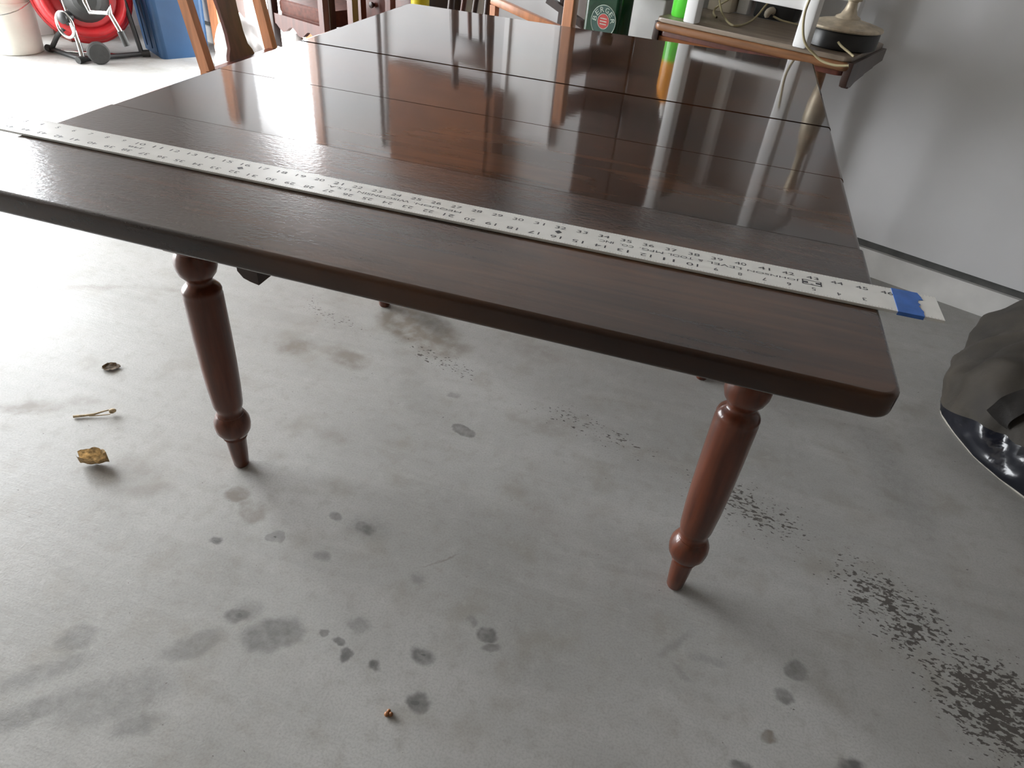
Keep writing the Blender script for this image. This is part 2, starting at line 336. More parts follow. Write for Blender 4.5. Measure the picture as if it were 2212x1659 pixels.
# ------------------------------------------------------------------ mesh helpers
class MB:
    def __init__(self):
        self.bm = bmesh.new()
    def box(self, a, b, rot=None, bev=0.0, about=None):
        a, b = Vector(a), Vector(b)
        c, d = (a + b) / 2, (b - a)
        m = Matrix.Diagonal((abs(d.x), abs(d.y), abs(d.z), 1))
        r = bmesh.ops.create_cube(self.bm, size=1.0, matrix=m)
        vs = r['verts']
        if bev:
            es = list({e for v in vs for e in v.link_edges})
            rr = bmesh.ops.bevel(self.bm, geom=es, offset=bev, segments=2, affect='EDGES', profile=0.5)
            vs = list({v for f in rr['faces'] for v in f.verts} | {v for v in vs if v.is_valid})
        X = Matrix.Translation(c)
        if rot is not None:
            X = X @ rot.to_4x4()
        bmesh.ops.transform(self.bm, matrix=X, verts=vs)
        return self
    def bar(self, p, q, w, t=None, bev=0.0, up=(0, 0, 1), w2=None, t2=None):
        """square bar from p to q, width w and thickness t (optionally tapering)"""
        p, q = Vector(p), Vector(q)
        t = t or w
        w2 = w2 or w; t2 = t2 or t
        d = (q - p).normalized()
        upv = Vector(up)
        if abs(d.dot(upv)) > 0.98:
            upv = Vector((0, 1, 0))
        s = d.cross(upv).normalized()
        n = s.cross(d).normalized()
        vs = []
        for c, ww, tt in ((p, w, t), (q, w2, t2)):
            for i, j in ((-1, -1), (1, -1), (1, 1), (-1, 1)):
                vs.append(self.bm.verts.new(c + s * (i * ww / 2) + n * (j * tt / 2)))
        fs = [(3, 2, 1, 0), (4, 5, 6, 7)] + [(i, (i + 1) % 4, (i + 1) % 4 + 4, i + 4) for i in range(4)]
        faces = [self.bm.faces.new([vs[i] for i in f]) for f in fs]
        if bev:
            es = list({e for f in faces for e in f.edges})
            bmesh.ops.bevel(self.bm, geom=es, offset=bev, segments=2, affect='EDGES', profile=0.5)
        return self
    def tube(self, pts, r, seg=10, caps=True):
        pts = [Vector(p) for p in pts]
        rs = r if isinstance(r, (list, tuple)) else [r] * len(pts)
        rings = []
        pn = None
        for i, p in enumerate(pts):
            d = (pts[min(i + 1, len(pts) - 1)] - pts[max(i - 1, 0)]).normalized()
            if pn is None:
                a = Vector((0, 0, 1)) if abs(d.z) < 0.9 else Vector((1, 0, 0))
                n = d.cross(a).normalized()
            else:
                n = (pn - d * pn.dot(d)).normalized()
            pn = n
            bvec = d.cross(n)
            rings.append([self.bm.verts.new(p + rs[i] * (math.cos(2 * PI * k / seg) * n + math.sin(2 * PI * k / seg) * bvec)) for k in range(seg)])
        for a, b in zip(rings, rings[1:]):
            for k in range(seg):
                f = self.bm.faces.new((a[k], a[(k + 1) % seg], b[(k + 1) % seg], b[k]))
                f.smooth = True
        if caps:
            self.bm.faces.new(rings[0][::-1]); self.bm.faces.new(rings[-1])
        return self
    def lathe(self, prof, seg=32, origin=(0, 0, 0), axis=(0, 0, 1), smooth=True):
        """prof: list of (r, h) along axis"""
        q = Vector((0, 0, 1)).rotation_difference(Vector(axis).normalized())
        o = Vector(origin)
        rings = []
        for r, h in prof:
            if r < 1e-6:
                rings.append([self.bm.verts.new(o + q @ Vector((0, 0, h)))])
            else:
                rings.append([self.bm.verts.new(o + q @ Vector((r * math.cos(2 * PI * k / seg), r * math.sin(2 * PI * k / seg), h))) for k in range(seg)])
        for a, b in zip(rings, rings[1:]):
            for k in range(seg):
                k2 = (k + 1) % seg
                if len(a) == 1 and len(b) == 1: continue
                if len(a) == 1: f = self.bm.faces.new((a[0], b[k2], b[k]))
                elif len(b) == 1: f = self.bm.faces.new((a[k], a[k2], b[0]))
                else: f = self.bm.faces.new((a[k], a[k2], b[k2], b[k]))
                f.smooth = smooth
        if len(rings[0]) > 1: self.bm.faces.new(rings[0][::-1])
        if len(rings[-1]) > 1: self.bm.faces.new(rings[-1])
        return self
    def slab(self, outline, z0, z1, bev=0.0, seg=3):
        """horizontal plate with the given xy outline (counter-clockwise)"""
        lo = [self.bm.verts.new((x, y, z0)) for x, y in outline]
        hi = [self.bm.verts.new((x, y, z1)) for x, y in outline]
        fb = self.bm.faces.new(lo[::-1]); ft = self.bm.faces.new(hi)
        n = len(lo)
        for i in range(n):
            self.bm.faces.new((lo[i], lo[(i + 1) % n], hi[(i + 1) % n], hi[i]))
        if bev:
            es = list(fb.edges) + list(ft.edges)
            bmesh.ops.bevel(self.bm, geom=es, offset=bev, segments=seg, affect='EDGES', profile=0.5)
        return self
    def board(self, x0, y0, x1, y1, z0, z1, r, corners, bev, soft, seg=5):
        """table board: corner radius r on flagged corners, edges rounded by bev on sides flagged in soft (near, right, far, left)"""
        prof = [(bev * (1 - math.sin(0.5 * PI * i / seg)), z0 + bev * (1 - math.cos(0.5 * PI * i / seg))) for i in range(seg + 1)]
        prof += [(d, z0 + z1 - z) for d, z in reversed(prof)]
        rings = []
        for d, z in prof:
            e = [d * f for f in soft]
            rings.append([self.bm.verts.new((x, y, z)) for x, y in rrect(x0 + e[3], y0 + e[0], x1 - e[1], y1 - e[2], max(r - d, 0.002), 8, corners)])
        self.bm.faces.new(rings[0][::-1]); self.bm.faces.new(rings[-1])
        n = len(rings[0])
        for a, b in zip(rings, rings[1:]):
            for k in range(n):
                self.bm.faces.new((a[k], a[(k + 1) % n], b[(k + 1) % n], b[k]))
        return self
    def plate(self, outline, y0, y1, bev=0.0):
        """upright plate: outline in x,z extruded from y0 to y1"""
        a = [self.bm.verts.new((x, y0, z)) for x, z in outline]
        b = [self.bm.verts.new((x, y1, z)) for x, z in outline]
        fa = self.bm.faces.new(a); fb = self.bm.faces.new(b[::-1])
        n = len(a)
        for i in range(n):
            self.bm.faces.new((a[i], b[i], b[(i + 1) % n], a[(i + 1) % n]))
        if bev:
            bmesh.ops.bevel(self.bm, geom=list(fa.edges) + list(fb.edges), offset=bev, segments=2, affect='EDGES', profile=0.5)
        return self
    def make(self, name, m, parent=None, smooth_angle=40):
        bm = self.bm
        bmesh.ops.recalc_face_normals(bm, faces=bm.faces[:])
        ca = math.radians(smooth_angle)
        for f in bm.faces:
            f.smooth = True
        for e in bm.edges:
            if len(e.link_faces) == 2:
                a0, a1 = sorted(f.calc_area() for f in e.link_faces)
                if e.calc_face_angle(0) > ca or (a1 > 12 * a0 and (a1 > 0.02 or max(len(f.verts) for f in e.link_faces) > 4)):
                    e.smooth = False         # keeps large flat faces flat beside their rounded edges
        me = bpy.data.meshes.new(name)
        bm.to_mesh(me); bm.free()
        if m: me.materials.append(m)
        o = bpy.data.objects.new(name, me)
        COL.objects.link(o)
        if parent: o.parent = parent
        return o

def tag(o, label, cat, group=None):
    o['label'] = label; o['category'] = cat
    if group: o['group'] = group
    return o
def thing(name, label, cat, loc=(0, 0, 0), rotz=0.0, group=None):
    o = bpy.data.objects.new(name, None)
    o.empty_display_size = 0.1
    COL.objects.link(o)
    o.location = loc; o.rotation_euler = (0, 0, rotz)
    return tag(o, label, cat, group)
def struct(o):
    o['kind'] = 'structure'
    return o
def gthing(name, label, cat, u, v, z=0.0, rot=0.0, group=None):
    return thing(name, label, cat, G(u, v, z), GA + rot, group)
def gframe(o):
    o.rotation_euler = (0, 0, GA)
    return o
def rrect(x0, y0, x1, y1, r, n=6, corners=(1, 1, 1, 1)):
    pts = []
    for (cx, cy_, a0, k) in ((x0 + r, y0 + r, PI, 0), (x1 - r, y0 + r, 1.5 * PI, 1), (x1 - r, y1 - r, 0, 2), (x0 + r, y1 - r, 0.5 * PI, 3)):
        if corners[k]:
            for i in range(n + 1):
                a = a0 + 0.5 * PI * i / n
                pts.append((cx + r * math.cos(a), cy_ + r * math.sin(a)))
        else:
            pts.append(((x0, y0), (x1, y0), (x1, y1), (x0, y1))[k])
    return pts

# ------------------------------------------------------------------ setting
def gbox(name, boxes, m):
    b = MB()
    for a, c in boxes:
        b.box(a, c)
    return struct(gframe(b.make(name, m)))

fl = MB().box((-6, -6, -0.1), (6, 6, 0))
fl.bm.free()
fl = MB()
cs = [G(UL - 0.14, VF), G(UR, VF), G(UR, VB + 0.14), G(UL - 0.14, VB + 0.14)]
fl.slab([(c.x, c.y) for c in cs], -0.12, 0.0)
struct(fl.make('floor', M['floor']))
gbox('ground', [((UL - 16, -16, -0.25), (16, VB + 16, -0.125))], M['drive'])
T = 0.14
wz = 0.122
gbox('wall_back', [((UL - T, VB - 0.006, wz), (DU0, VB + T, CH)), ((DU1, VB - 0.006, wz), (UR + T, VB + T, CH)),
                   ((DU0, VB - 0.006, DH), (DU1, VB + T, CH))], M['wall'])
gbox('baseboard_back', [((UL - T, VB, 0), (DU0, VB + T, 0.092)), ((DU1, VB, 0), (UR + T, VB + T, 0.092))], M['curb'])
gbox('gap_shade', [((UL - T, VB + 0.016, 0.092), (DU0, VB + T, wz)), ((DU1, VB + 0.016, 0.092), (UR + T, VB + T, wz))], M['groove'])  # recessed gap under the wall board, its shade put into a dark fill
gbox('wall_left', [((UL - T, VF, 0), (UL, GD0, CH)), ((UL - T, GD1, 0), (UL, VB - 0.006, CH)), ((UL - T, GD0, GDH), (UL, GD1, CH))], M['wall'])
gbox('wall_right', [((UR, VF, 0), (UR + T, VB - 0.006, CH))], M['plywood'])
gbox('wall_front', [((UL - T, VF - T, 0), (UR + T, VF, CH))], M['plywood'])
gbox('ceiling', [((UL - T, VF - T, CH), (UR + T, VB + T, CH + 0.1))], M['ceiling'])
# wooden casing round the door opening
gbox('trim_2', [((DU1, VB - 0.026, 0.0), (DU1 + 0.075, VB - 0.006, DH + 0.075))], M['orange_wood'])
gbox('trim_3', [((DU0, VB - 0.026, DH), (DU1, VB - 0.006, DH + 0.075))], M['orange_wood'])

# ------------------------------------------------------------------ the dining table
H = 0.735
TX, TY = 0.025, 0.518
ta = -0.0102
tab = thing('dining_table', 'long dark brown varnished wooden dining table made of five boards on turned legs', 'table', (TX, TY, 0), ta)
xl, xr = -0.5052 - TX, 0.5552 - TX
yN, yA, yB, yC, yD, yF = [y - TY for y in (-0.1755, 0.1283, 0.3781, 0.6479, 0.9008, 1.2097)]
th = 0.027
q_ = 0.06
MB().board(xl, yN, xr, yA - 0.0002, H - th, H, 0.021, (1, 1, 0, 0), 0.0055, (1, 1, q_ * 1.5, 1)).make('end_board', M['end_wood'], tab)
MB().board(xl + 0.002, yA + 0.0002, xr - 0.002, yB - 0.0003, H - th, H - 0.0002, 0.003, (0, 0, 0, 0), 0.008, (q_, 0.8, q_, 0.8)).make('leaf_board', M['leaf_wood'], tab)
MB().board(xl + 0.001, yB + 0.0003, xr - 0.001, yC - 0.0040, H - th, H, 0.003, (0, 0, 0, 0), 0.008, (q_, 0.8, q_, 0.8)).make('leaf_board', M['leaf_wood'], tab)
MB().board(xl + 0.004, yC + 0.0008, xr, yD - 0.0003, H - th, H + 0.0006, 0.003, (0, 0, 0, 0), 0.008, (q_, 0.8, q_, 0.8)).make('leaf_board', M['leaf_wood'], tab)
MB().board(xl + 0.003, yD + 0.0003, xr, yF, H - th, H + 0.0003, 0.021, (0, 0, 1, 1), 0.0060, (q_, 1, 1, 1)).make('end_board', M['leaf_wood'], tab)
prof = [(0.0135, 0.0), (0.0155, 0.004), (0.0178, 0.034), (0.0200, 0.070), (0.0213, 0.080), (0.0240, 0.082), (0.0225, 0.0865),
        (0.0290, 0.0935), (0.0335, 0.102), (0.0352, 0.114), (0.0345, 0.126), (0.0300, 0.137), (0.0258, 0.1425), (0.0262, 0.145), (0.0235, 0.149),
        (0.0240, 0.156), (0.0270, 0.163), (0.0285, 0.171), (0.0312, 0.215), (0.0330, 0.270), (0.0338, 0.330), (0.0341, 0.400),
        (0.0341, 0.418), (0.0328, 0.424), (0.0338, 0.4275), (0.0325, 0.432), (0.0275, 0.438), (0.0230, 0.4425), (0.0212, 0.446), (0.0214, 0.450),
        (0.0250, 0.455), (0.0310, 0.463), (0.0345, 0.474), (0.0350, 0.485), (0.0325, 0.496), (0.0280, 0.505), (0.0300, 0.512)]
for lx, ly in ((-0.4345, 0.148), (0.4925, 0.163), (-0.4345, 0.854), (0.4925, 0.866)):
    b = MB()
    px, py = lx - TX, ly - TY
    b.lathe(prof, 32, (px, py, 0))
    b.box((px - 0.033, py - 0.033, 0.51), (px + 0.033, py + 0.033, H - th), bev=0.003)
    b.make('leg', M['leg_wood'], tab)
for y0, y1 in ((0.130, 0.152), (0.864, 0.886)):
    MB().box((-0.4 - TX, y0 - TY, 0.63), (0.46 - TX, y1 - TY, H - th)).make('frame_rail', M['under_wood'], tab)
for x0 in (-0.445, 0.483):
    MB().box((x0 - TX, 0.18 - TY, 0.63), (x0 + 0.022 - TX, 0.84 - TY, H - th)).make('frame_rail', M['under_wood'], tab)
MB().plate([(-0.150 - TX, 0.656), (-0.143 - TX, 0.648), (-0.134 - TX, 0.645), (-0.123 - TX, 0.643), (-0.123 - TX, H - th), (-0.150 - TX, H - th)], -0.102 - TY, 1.05 - TY).make('slide_rail', M['under_wood'], tab)
MB().box((0.16 - TX, 0.0 - TY, 0.66), (0.205 - TX, 1.05 - TY, H - th)).make('slide_rail', M['under_wood'], tab)

# ------------------------------------------------------------------ the straightedge ruler with printed scale
IN = 0.0254
rul = thing('straightedge_ruler', 'long pale grey printed ruler lying across the near board of the dining table', 'ruler', (0, 0, H))
RT = 0.0034
MB().box((-24 * IN, -IN, 0.0003), (24 * IN, IN, RT), bev=0.0004).make('blade', M['ruler'], rul)
def text_part(items, m, name, parent, z):
    """items: (text, x, y, rotation, width, height): flat lettering fitted to width and height"""
    tmp = []
    for s, x, y, rot, w, h in items:
        c = bpy.data.curves.new('lettering', 'FONT')
        c.body = s; c.align_x = 'CENTER'; c.align_y = 'CENTER'; c.resolution_u = 3
        o = bpy.data.objects.new('lettering', c)
        COL.objects.link(o); tmp.append(o)
    dg = bpy.context.evaluated_depsgraph_get(); dg.update()
    out = bmesh.new()
    for o, (s, x, y, rot, w, h) in zip(tmp, items):
        ev = o.evaluated_get(dg); me = ev.to_mesh()
        xs = [v.co.x for v in me.vertices]; ys = [v.co.y for v in me.vertices]
        if xs:
            cx, cy_ = (min(xs) + max(xs)) / 2, (min(ys) + max(ys)) / 2
            kx = w / (max(xs) - min(xs)); ky = h / (max(ys) - min(ys))
            n0 = len(out.verts)
            out.from_mesh(me); out.verts.ensure_lookup_table()
            ca, sa = math.cos(rot), math.sin(rot)
            for v in out.verts[n0:]:
                X, Y = (v.co.x - cx) * kx, (v.co.y - cy_) * ky
                v.co = (x + ca * X - sa * Y, y + sa * X + ca * Y, z)
        ev.to_mesh_clear()
    for o in tmp:
        c = o.data; bpy.data.objects.remove(o); bpy.data.curves.remove(c)
    b = MB(); b.bm.free(); b.bm = out
    return b
items = []
dx = lambda d: (d - 24) * IN
for d in range(1, 47):
    s = str(d); items.append((s, dx(d), 0.0121, 0, (0.17 if len(s) == 1 else 0.50) * IN if s != '1' else 0.05 * IN, 0.26 * IN))
for d in range(3, 48):
    s = str(d); items.append((s, dx(48 - d), -0.0136, PI, (0.17 if len(s) == 1 else 0.50) * IN, 0.26 * IN))
def word(s, d0, d1): items.append((s, dx((d0 + d1) / 2), 0.0, PI, (d1 - d0) * IN, 0.21 * IN))
word('JOHNSON', 40.3, 42.45); word('LEVEL', 38.6, 40.05); word('&', 38.2, 38.42); word('TOOL', 36.9, 38.0)
word('MFG.', 35.65, 36.7); word('CO.', 34.8, 35.4); word('INC.', 33.8, 34.5)
word('MEQUON,', 25.05, 27.4); word('WISCONSIN', 22.25, 24.85); word('U.S.A.', 20.65, 21.9); word('J48', 9.7, 10.5)
pb = text_part(items, M['print'], 'printed_scale', rul, RT + 0.00012)
for k in range(1, 48 * 8):                       # graduation ticks on both edges
    ln = 0.20 if k % 8 == 0 else (0.15 if k % 4 == 0 else 0.10)
    x = dx(k / 8)
    for s in (1, -1):
        y0, y1 = s * (IN - 0.0006), s * (IN - ln * IN)
        q = [pb.bm.verts.new((x + a, y, RT + 0.00012)) for a, y in ((-0.00009, y0), (0.00009, y0), (0.00009, y1), (-0.00009, y1))]
        pb.bm.faces.new(q)
for d in (16, 32):                               # stud diamonds
    q = [pb.bm.verts.new((dx(d) + a * IN, b_ * IN, RT + 0.00015)) for a, b_ in ((-0.17, 0), (0, -0.17), (0.17, 0), (0, 0.17))]
    pb.bm.faces.new(q)
def rect(bm, x0, y0, x1, y1, z):
    bm.faces.new([bm.verts.new(p) for p in ((x0, y0, z), (x1, y0, z), (x1, y1, z), (x0, y1, z))])
lx0, lx1, ly = dx(42.55), dx(43.35), 0.0052     # square maker's emblem: frame with two facing brackets
z = RT + 0.00012
for a in ((lx0, -ly, lx1, -ly + 0.0011), (lx0, ly - 0.0011, lx1, ly), (lx0, -ly, lx0 + 0.0014, ly), (lx1 - 0.0014, -ly, lx1, ly),
          (lx0 + 0.0014, -0.0022, lx0 + 0.0062, 0.0016), (lx1 - 0.0062, -0.0016, lx1 - 0.0014, 0.0022), (lx0 + 0.0088, -0.0035, lx1 - 0.0088, -0.0026)):
    rect(pb.bm, *a, z)
pr = pb.make('printed_scale', M['print'], rul)
pr['label'] = 'dark printed inch numbers, maker lettering and ticks'
# blue tape wrapped round the right end, torn on one side
b = MB()
e0 = [(46.22, -1.02), (46.24, 1.02)]
e1 = [(47.28, 1.02), (47.36, 0.72), (47.40, 0.42), (47.22, 0.36), (47.15, 0.10), (47.24, 0.0), (47.14, -0.2), (47.20, -0.45), (47.26, -0.6), (47.22, -0.8), (47.22, -1.02)]
out = [(dx(a), c * IN) for a, c in [e0[0]] + e1[::-1] + [e0[1]]]
b.slab(out, -0.0004, RT + 0.0004, 0.0)
tp = b.make('masking_tape', M['tape'], rul)
tp['label'] = 'blue masking tape wrapped round the right end of the ruler'

# ------------------------------------------------------------------ side chair at the left of the table
chA = thing('dining_chair', 'orange brown wooden side chair with a vase shaped splat left of the table', 'chair', (-1.02, 1.455, 0))
RK = -0.17
def rk(z): return -0.195 + (RK * (z - 0.45) if z > 0.45 else 0.10 * (z - 0.45))
for yy in (-0.185, 0.181):
    b = MB()
    b.bar((rk(0.0), yy, 0.0), (rk(0.45), yy, 0.45), 0.034, 0.030, up=(0, 1, 0))
    b.bar((rk(0.45), yy, 0.45), (rk(0.97), yy * 1.04, 0.97), 0.034, 0.030, up=(0, 1, 0), w2=0.028)
    b.make('back_post', M['orange_wood'], chA)
b = MB()
pr_ = [(0.455, 0.072), (0.47, 0.066), (0.49, 0.050), (0.53, 0.044), (0.60, 0.047), (0.70, 0.058), (0.78, 0.064), (0.84, 0.050), (0.90, 0.046), (0.94, 0.060)]
L_ = [(-w, zz) for zz, w in pr_]; R_ = [(w, zz) for zz, w in pr_][::-1]
fr = [b.bm.verts.new((rk(zz) + 0.006, yy - 0.002, zz)) for yy, zz in L_ + R_]
bk = [b.bm.verts.new((rk(zz) - 0.006, yy - 0.002, zz)) for yy, zz in L_ + R_]
n = len(fr)
for i in range(len(pr_) - 1):
    j = n - 1 - i
    b.bm.faces.new((fr[i], fr[i + 1], fr[j - 1], fr[j])); b.bm.faces.new((bk[j], bk[j - 1], bk[i + 1], bk[i]))
for i in range(n):
    b.bm.faces.new((fr[i], bk[i], bk[(i + 1) % n], fr[(i + 1) % n]))
b.make('splat', M['brown_wood'], chA)  # darker colour than the posts paints in the shade on the splat face
MB().bar((rk(0.96), -0.205, 0.965), (rk(0.96), 0.205, 0.965), 0.024, 0.06, bev=0.006).make('top_rail', M['orange_wood'], chA)
MB().slab([(-0.20, -0.18), (0.20, -0.21), (0.20, 0.21), (-0.20, 0.18)], 0.425, 0.455, 0.006).make('seat', M['brown_wood'], chA)
for yy in (-0.18, 0.18):
    MB().bar((0.17, yy, 0.0), (0.17, yy, 0.426), 0.028, 0.028, w2=0.036, t2=0.036).make('leg', M['orange_wood'], chA)
    MB().bar((rk(0.2), yy, 0.2), (0.17, yy, 0.2), 0.018, 0.024).make('stretcher', M['orange_wood'], chA)

# ------------------------------------------------------------------ left background
# tall plank leaning near the doorway
MB().bar(G(-3.24, 1.745, 0.0), G(-3.54, 1.945, 1.90), 0.080, 0.028, up=(0.38, 0.925, 0)).make('wooden_plank', M['orange_wood'])
tag(bpy.data.objects['wooden_plank'], 'tall orange brown wooden board leaning on the wall left of the bright doorway', 'board')

# white bucket
bu = thing('bucket', 'overexposed cream plastic bucket on the floor at the far left', 'bucket', (-3.36, 2.48, 0), 0.4)
b = MB(); b.lathe([(0.115, 0.0), (0.120, 0.004), (0.132, 0.22), (0.133, 0.235), (0.140, 0.237), (0.140, 0.25), (0.134, 0.252), (0.137, 0.30), (0.145, 0.302), (0.145, 0.316), (0.138, 0.318), (0.140, 0.372), (0.148, 0.374), (0.148, 0.386), (0.137, 0.386), (0.132, 0.3), (0.113, 0.01), (0, 0.01)], 36)
b.make('pail', M['bucket'], bu)
for s in (-1, 1):
    MB().lathe([(0.022, 0), (0.022, 0.012), (0.008, 0.018), (0, 0.018)], 16, (s * 0.140, 0, 0.275), (s, 0, 0)).make('handle_lug', M['bucket'], bu)
b = MB(); b.tube([(0.157 * math.cos(a), -0.17 * math.sin(a), 0.275 - 0.07 * math.sin(a)) for a in [PI * i / 16 for i in range(17)]], 0.003, 8)
b.make('handle', M['chrome'], bu)

# red drum machine on tubular frame
dm = thing('drum_machine', 'red drum shaped machine on a black and chrome tubular stand between bucket and blue bin', 'machine', (-2.945, 2.585, 0))
ax = Vector((0.74, -0.66, 0.12)).normalized()
dc = Vector((-0.05, 0.06, 0.305))
q = Vector((0, 0, 1)).rotation_difference(ax)
b = MB(); b.lathe([(0.0, -0.10), (0.12, -0.098), (0.19, -0.085), (0.225, -0.05), (0.234, 0.0), (0.230, 0.03), (0.205, 0.055), (0.16, 0.07), (0.10, 0.078), (0, 0.08)], 40, dc, ax)
b.make('drum', M['red'], dm)
b = MB(); b.tube([dc + q @ Vector((0.236 * math.cos(a), 0.236 * math.sin(a), -0.045)) for a in [2 * PI * i / 40 for i in range(41)]], 0.013, 10, caps=False)
b.make('drum_rim', M['red'], dm)
b = MB(); b.tube([dc + q @ Vector((0.185 * math.cos(a), 0.185 * math.sin(a), 0.075)) for a in [2 * PI * i / 40 for i in range(41)]], 0.024, 10, caps=False)
b.make('hose_coil', M['red'], dm)
b = MB(); b.lathe([(0.115, 0.078), (0.115, 0.10), (0.095, 0.15), (0.070, 0.19), (0.066, 0.24), (0.045, 0.26), (0, 0.262)], 28, dc + Vector((0.0, 0.0, -0.02)), ax)
b.make('motor_housing', M['rubber'], dm)
kc = Vector((0.02, -0.17, 0.195))
b = MB(); b.tube([kc + Vector((0.050 * math.cos(a), 0, 0.060 * math.sin(a))) for a in [2 * PI * i / 28 for i in range(29)]], 0.008, 10, caps=False)
b.make('crank_ring', M['chrome'], dm)
b = MB(); b.lathe([(0.028, 0), (0.028, 0.05), (0.020, 0.056), (0, 0.058)], 20, kc + Vector((0.01, 0.03, 0.035)), (0, -1, 0)); b.make('crank_hub', M['black'], dm)
b = MB(); b.tube([(0.22, -0.20, 0.42), (0.225, -0.21, 0.33), (0.24, -0.21, 0.285), (0.35, -0.21, 0.295), (0.365, -0.205, 0.33), (0.355, -0.205, 0.29), (0.385, -0.20, 0.215)], 0.011, 10)
b.make('handle_bar', M['chrome'], dm)
b = MB(); b.tube([(0.385, -0.20, 0.217), (0.40, -0.195, 0.15)], 0.016, 10); b.make('grip', M['rubber'], dm)
for pts, m in ((((-0.27, -0.03, 0.016), (0.01, -0.11, 0.016)), 'black'), (((0.01, -0.11, 0.016), (0.0, -0.10, 0.10), (-0.03, -0.09, 0.30), (-0.05, -0.06, 0.60)), 'chrome'),
               (((-0.27, -0.03, 0.016), (-0.17, -0.06, 0.10), (-0.03, -0.095, 0.19)), 'rubber'), (((0.01, -0.11, 0.016), (0.16, 0.16, 0.016)), 'black'),
               (((0.16, 0.16, 0.016), (0.14, 0.14, 0.30), (0.05, 0.12, 0.60)), 'black'), (((-0.20, -0.045, 0.016), (0.10, 0.05, 0.016)), 'chrome')):
    b = MB(); b.tube(pts, 0.0125, 10); b.make('frame_tube', M[m], dm)
for p, d in (((0.01, -0.125, 0.018), (0, -1, 0)), ((-0.28, -0.03, 0.018), (-1, 0.2, 0)), ((0.175, 0.175, 0.018), (0.7, 0.7, 0))):
    b = MB(); b.lathe([(0.018, -0.02), (0.018, 0.02)], 14, p, d); b.make('rubber_foot', M['rubber'], dm)
b = MB(); b.lathe([(0.0, -0.020), (0.048, -0.020), (0.055, -0.012), (0.055, 0.012), (0.048, 0.020), (0, 0.020)], 28, (0.10, -0.085, 0.0555), (0.8, -0.6, 0))
b.make('wheel', M['rubber'], dm)

# grey carton on a dark base behind the machine
gx = thing('carton', 'light grey carton on a dark base behind the red drum machine', 'box', (-3.36, 2.93, 0), GA)
MB().box((-0.11, -0.11, 0.0), (0.11, 0.11, 0.10), bev=0.004).make('base', M['brown_wood'], gx)
MB().box((-0.105, -0.105, 0.101), (0.105, 0.105, 0.56), bev=0.004).make('carton_body', M['greybox'], gx)
MB().box((-0.02, -0.107, 0.2), (0.02, -0.1052, 0.56)).make('sealing_strip', M['beige'], gx)

# tall blue bin
bb = thing('storage_bin', 'tall blue plastic bin standing by the wall behind the side chair', 'bin', (-2.69, 2.98, 0), math.atan2(0.83, 0.55) - PI / 2)
b = MB()
lo = rrect(-0.17, -0.17, 0.15, 0.10, 0.03, 5); hi = rrect(-0.20, -0.19, 0.17, 0.12, 0.03, 5)
rings = []
for zz, f in ((0.0, 0.0), (0.62, 1.0)):
    rings.append([b.bm.verts.new((a[0] * (1 - f) + c[0] * f, a[1] * (1 - f) + c[1] * f, zz)) for a, c in zip(lo, hi)])
n = len(lo)
b.bm.faces.new(rings[0][::-1])
for i in range(n):
    b.bm.faces.new((rings[0][i], rings[0][(i + 1) % n], rings[1][(i + 1) % n], rings[1][i]))
b.bm.faces.new(rings[1])
b.make('bin_body', M['blue'], bb)
MB().slab(rrect(-0.222, -0.212, 0.192, 0.142, 0.03, 5), 0.621, 0.655, 0.006).make('rim', M['blue'], bb)
for s in (-0.09, 0.0, 0.09):
    MB().bar((s, -0.172, 0.03), (s, -0.189, 0.56), 0.016, 0.008, up=(0, 1, 0)).make('rib', M['blue'], bb)

# crumpled white bags in front of the doorway
def blob(name, cx, cy_, rx, ry, h, m, seed, amp=0.25, rot=0.0):
    b = MB()
    r = bmesh.ops.create_icosphere(b.bm, subdivisions=4, radius=1.0)
    for v in b.bm.verts:
        p = v.co.copy()
        k = 1 + amp * mnoise.noise(p * 2.1 + Vector((seed, 0, 0))) + 0.4 * amp * mnoise.noise(p * 5.5 + Vector((0, seed, 0)))
        zz = p.z * k
        zz = max(zz, -0.55)
        v.co = Vector((p.x * k * rx, p.y * k * ry, (zz + 0.55) / 1.55 * h))
    o = b.make(name, m, None, 60)
    o.location = (cx, cy_, 0); o.rotation_euler = (0, 0, rot)
    return o
tag(blob('plastic_bag', -1.98, 2.52, 0.13, 0.13, 0.34, M['white_plastic'], 3.1, 0.2), 'pale bulging plastic bag by the doorway seen behind the side chair', 'bag')
tag(blob('crumpled_bag', -1.53, 2.36, 0.15, 0.12, 0.30, M['white_plastic'], 8.7, 0.42), 'crumpled white bag lying beneath the upholstered chair', 'bag')

# dark upholstered armchair in front of the doorway
uc = gthing('upholstered_chair', 'dark wooden chair with a reddish brown upholstered seat before the bright doorway', 'chair', -2.275, 1.75)
hw, d0, d1 = 0.205, -0.16, 0.12
for s in (-1, 1):
    MB().bar((s * hw, d0, 0.0), (s * hw, d0, 0.66), 0.036, 0.036, bev=0.004, up=(0, 1, 0)).make('front_leg', M['dark_wood'], uc)
    b = MB(); b.bar((s * hw, d1, 0.0), (s * hw, d1, 0.45), 0.034, up=(0, 1, 0)); b.bar((s * hw, d1, 0.45), (s * hw, d1 + 0.03, 0.88), 0.034, up=(0, 1, 0))
    b.make('back_post', M['dark_wood'], uc)
    MB().bar((s * hw, d0 - 0.02, 0.67), (s * hw, d1, 0.68), 0.045, 0.028, bev=0.008).make('arm', M['dark_wood'], uc)
wave = [(-0.19 + 0.38 * i / 24, 0.352 + 0.016 * math.cos(2 * PI * i / 8)) for i in range(25)]
MB().plate(wave + [(0.19, 0.408), (-0.19, 0.408)], d0 - 0.012, d0 + 0.012).make('apron', M['brown_wood'], uc)
b = MB()
for i in range(13):
    pass
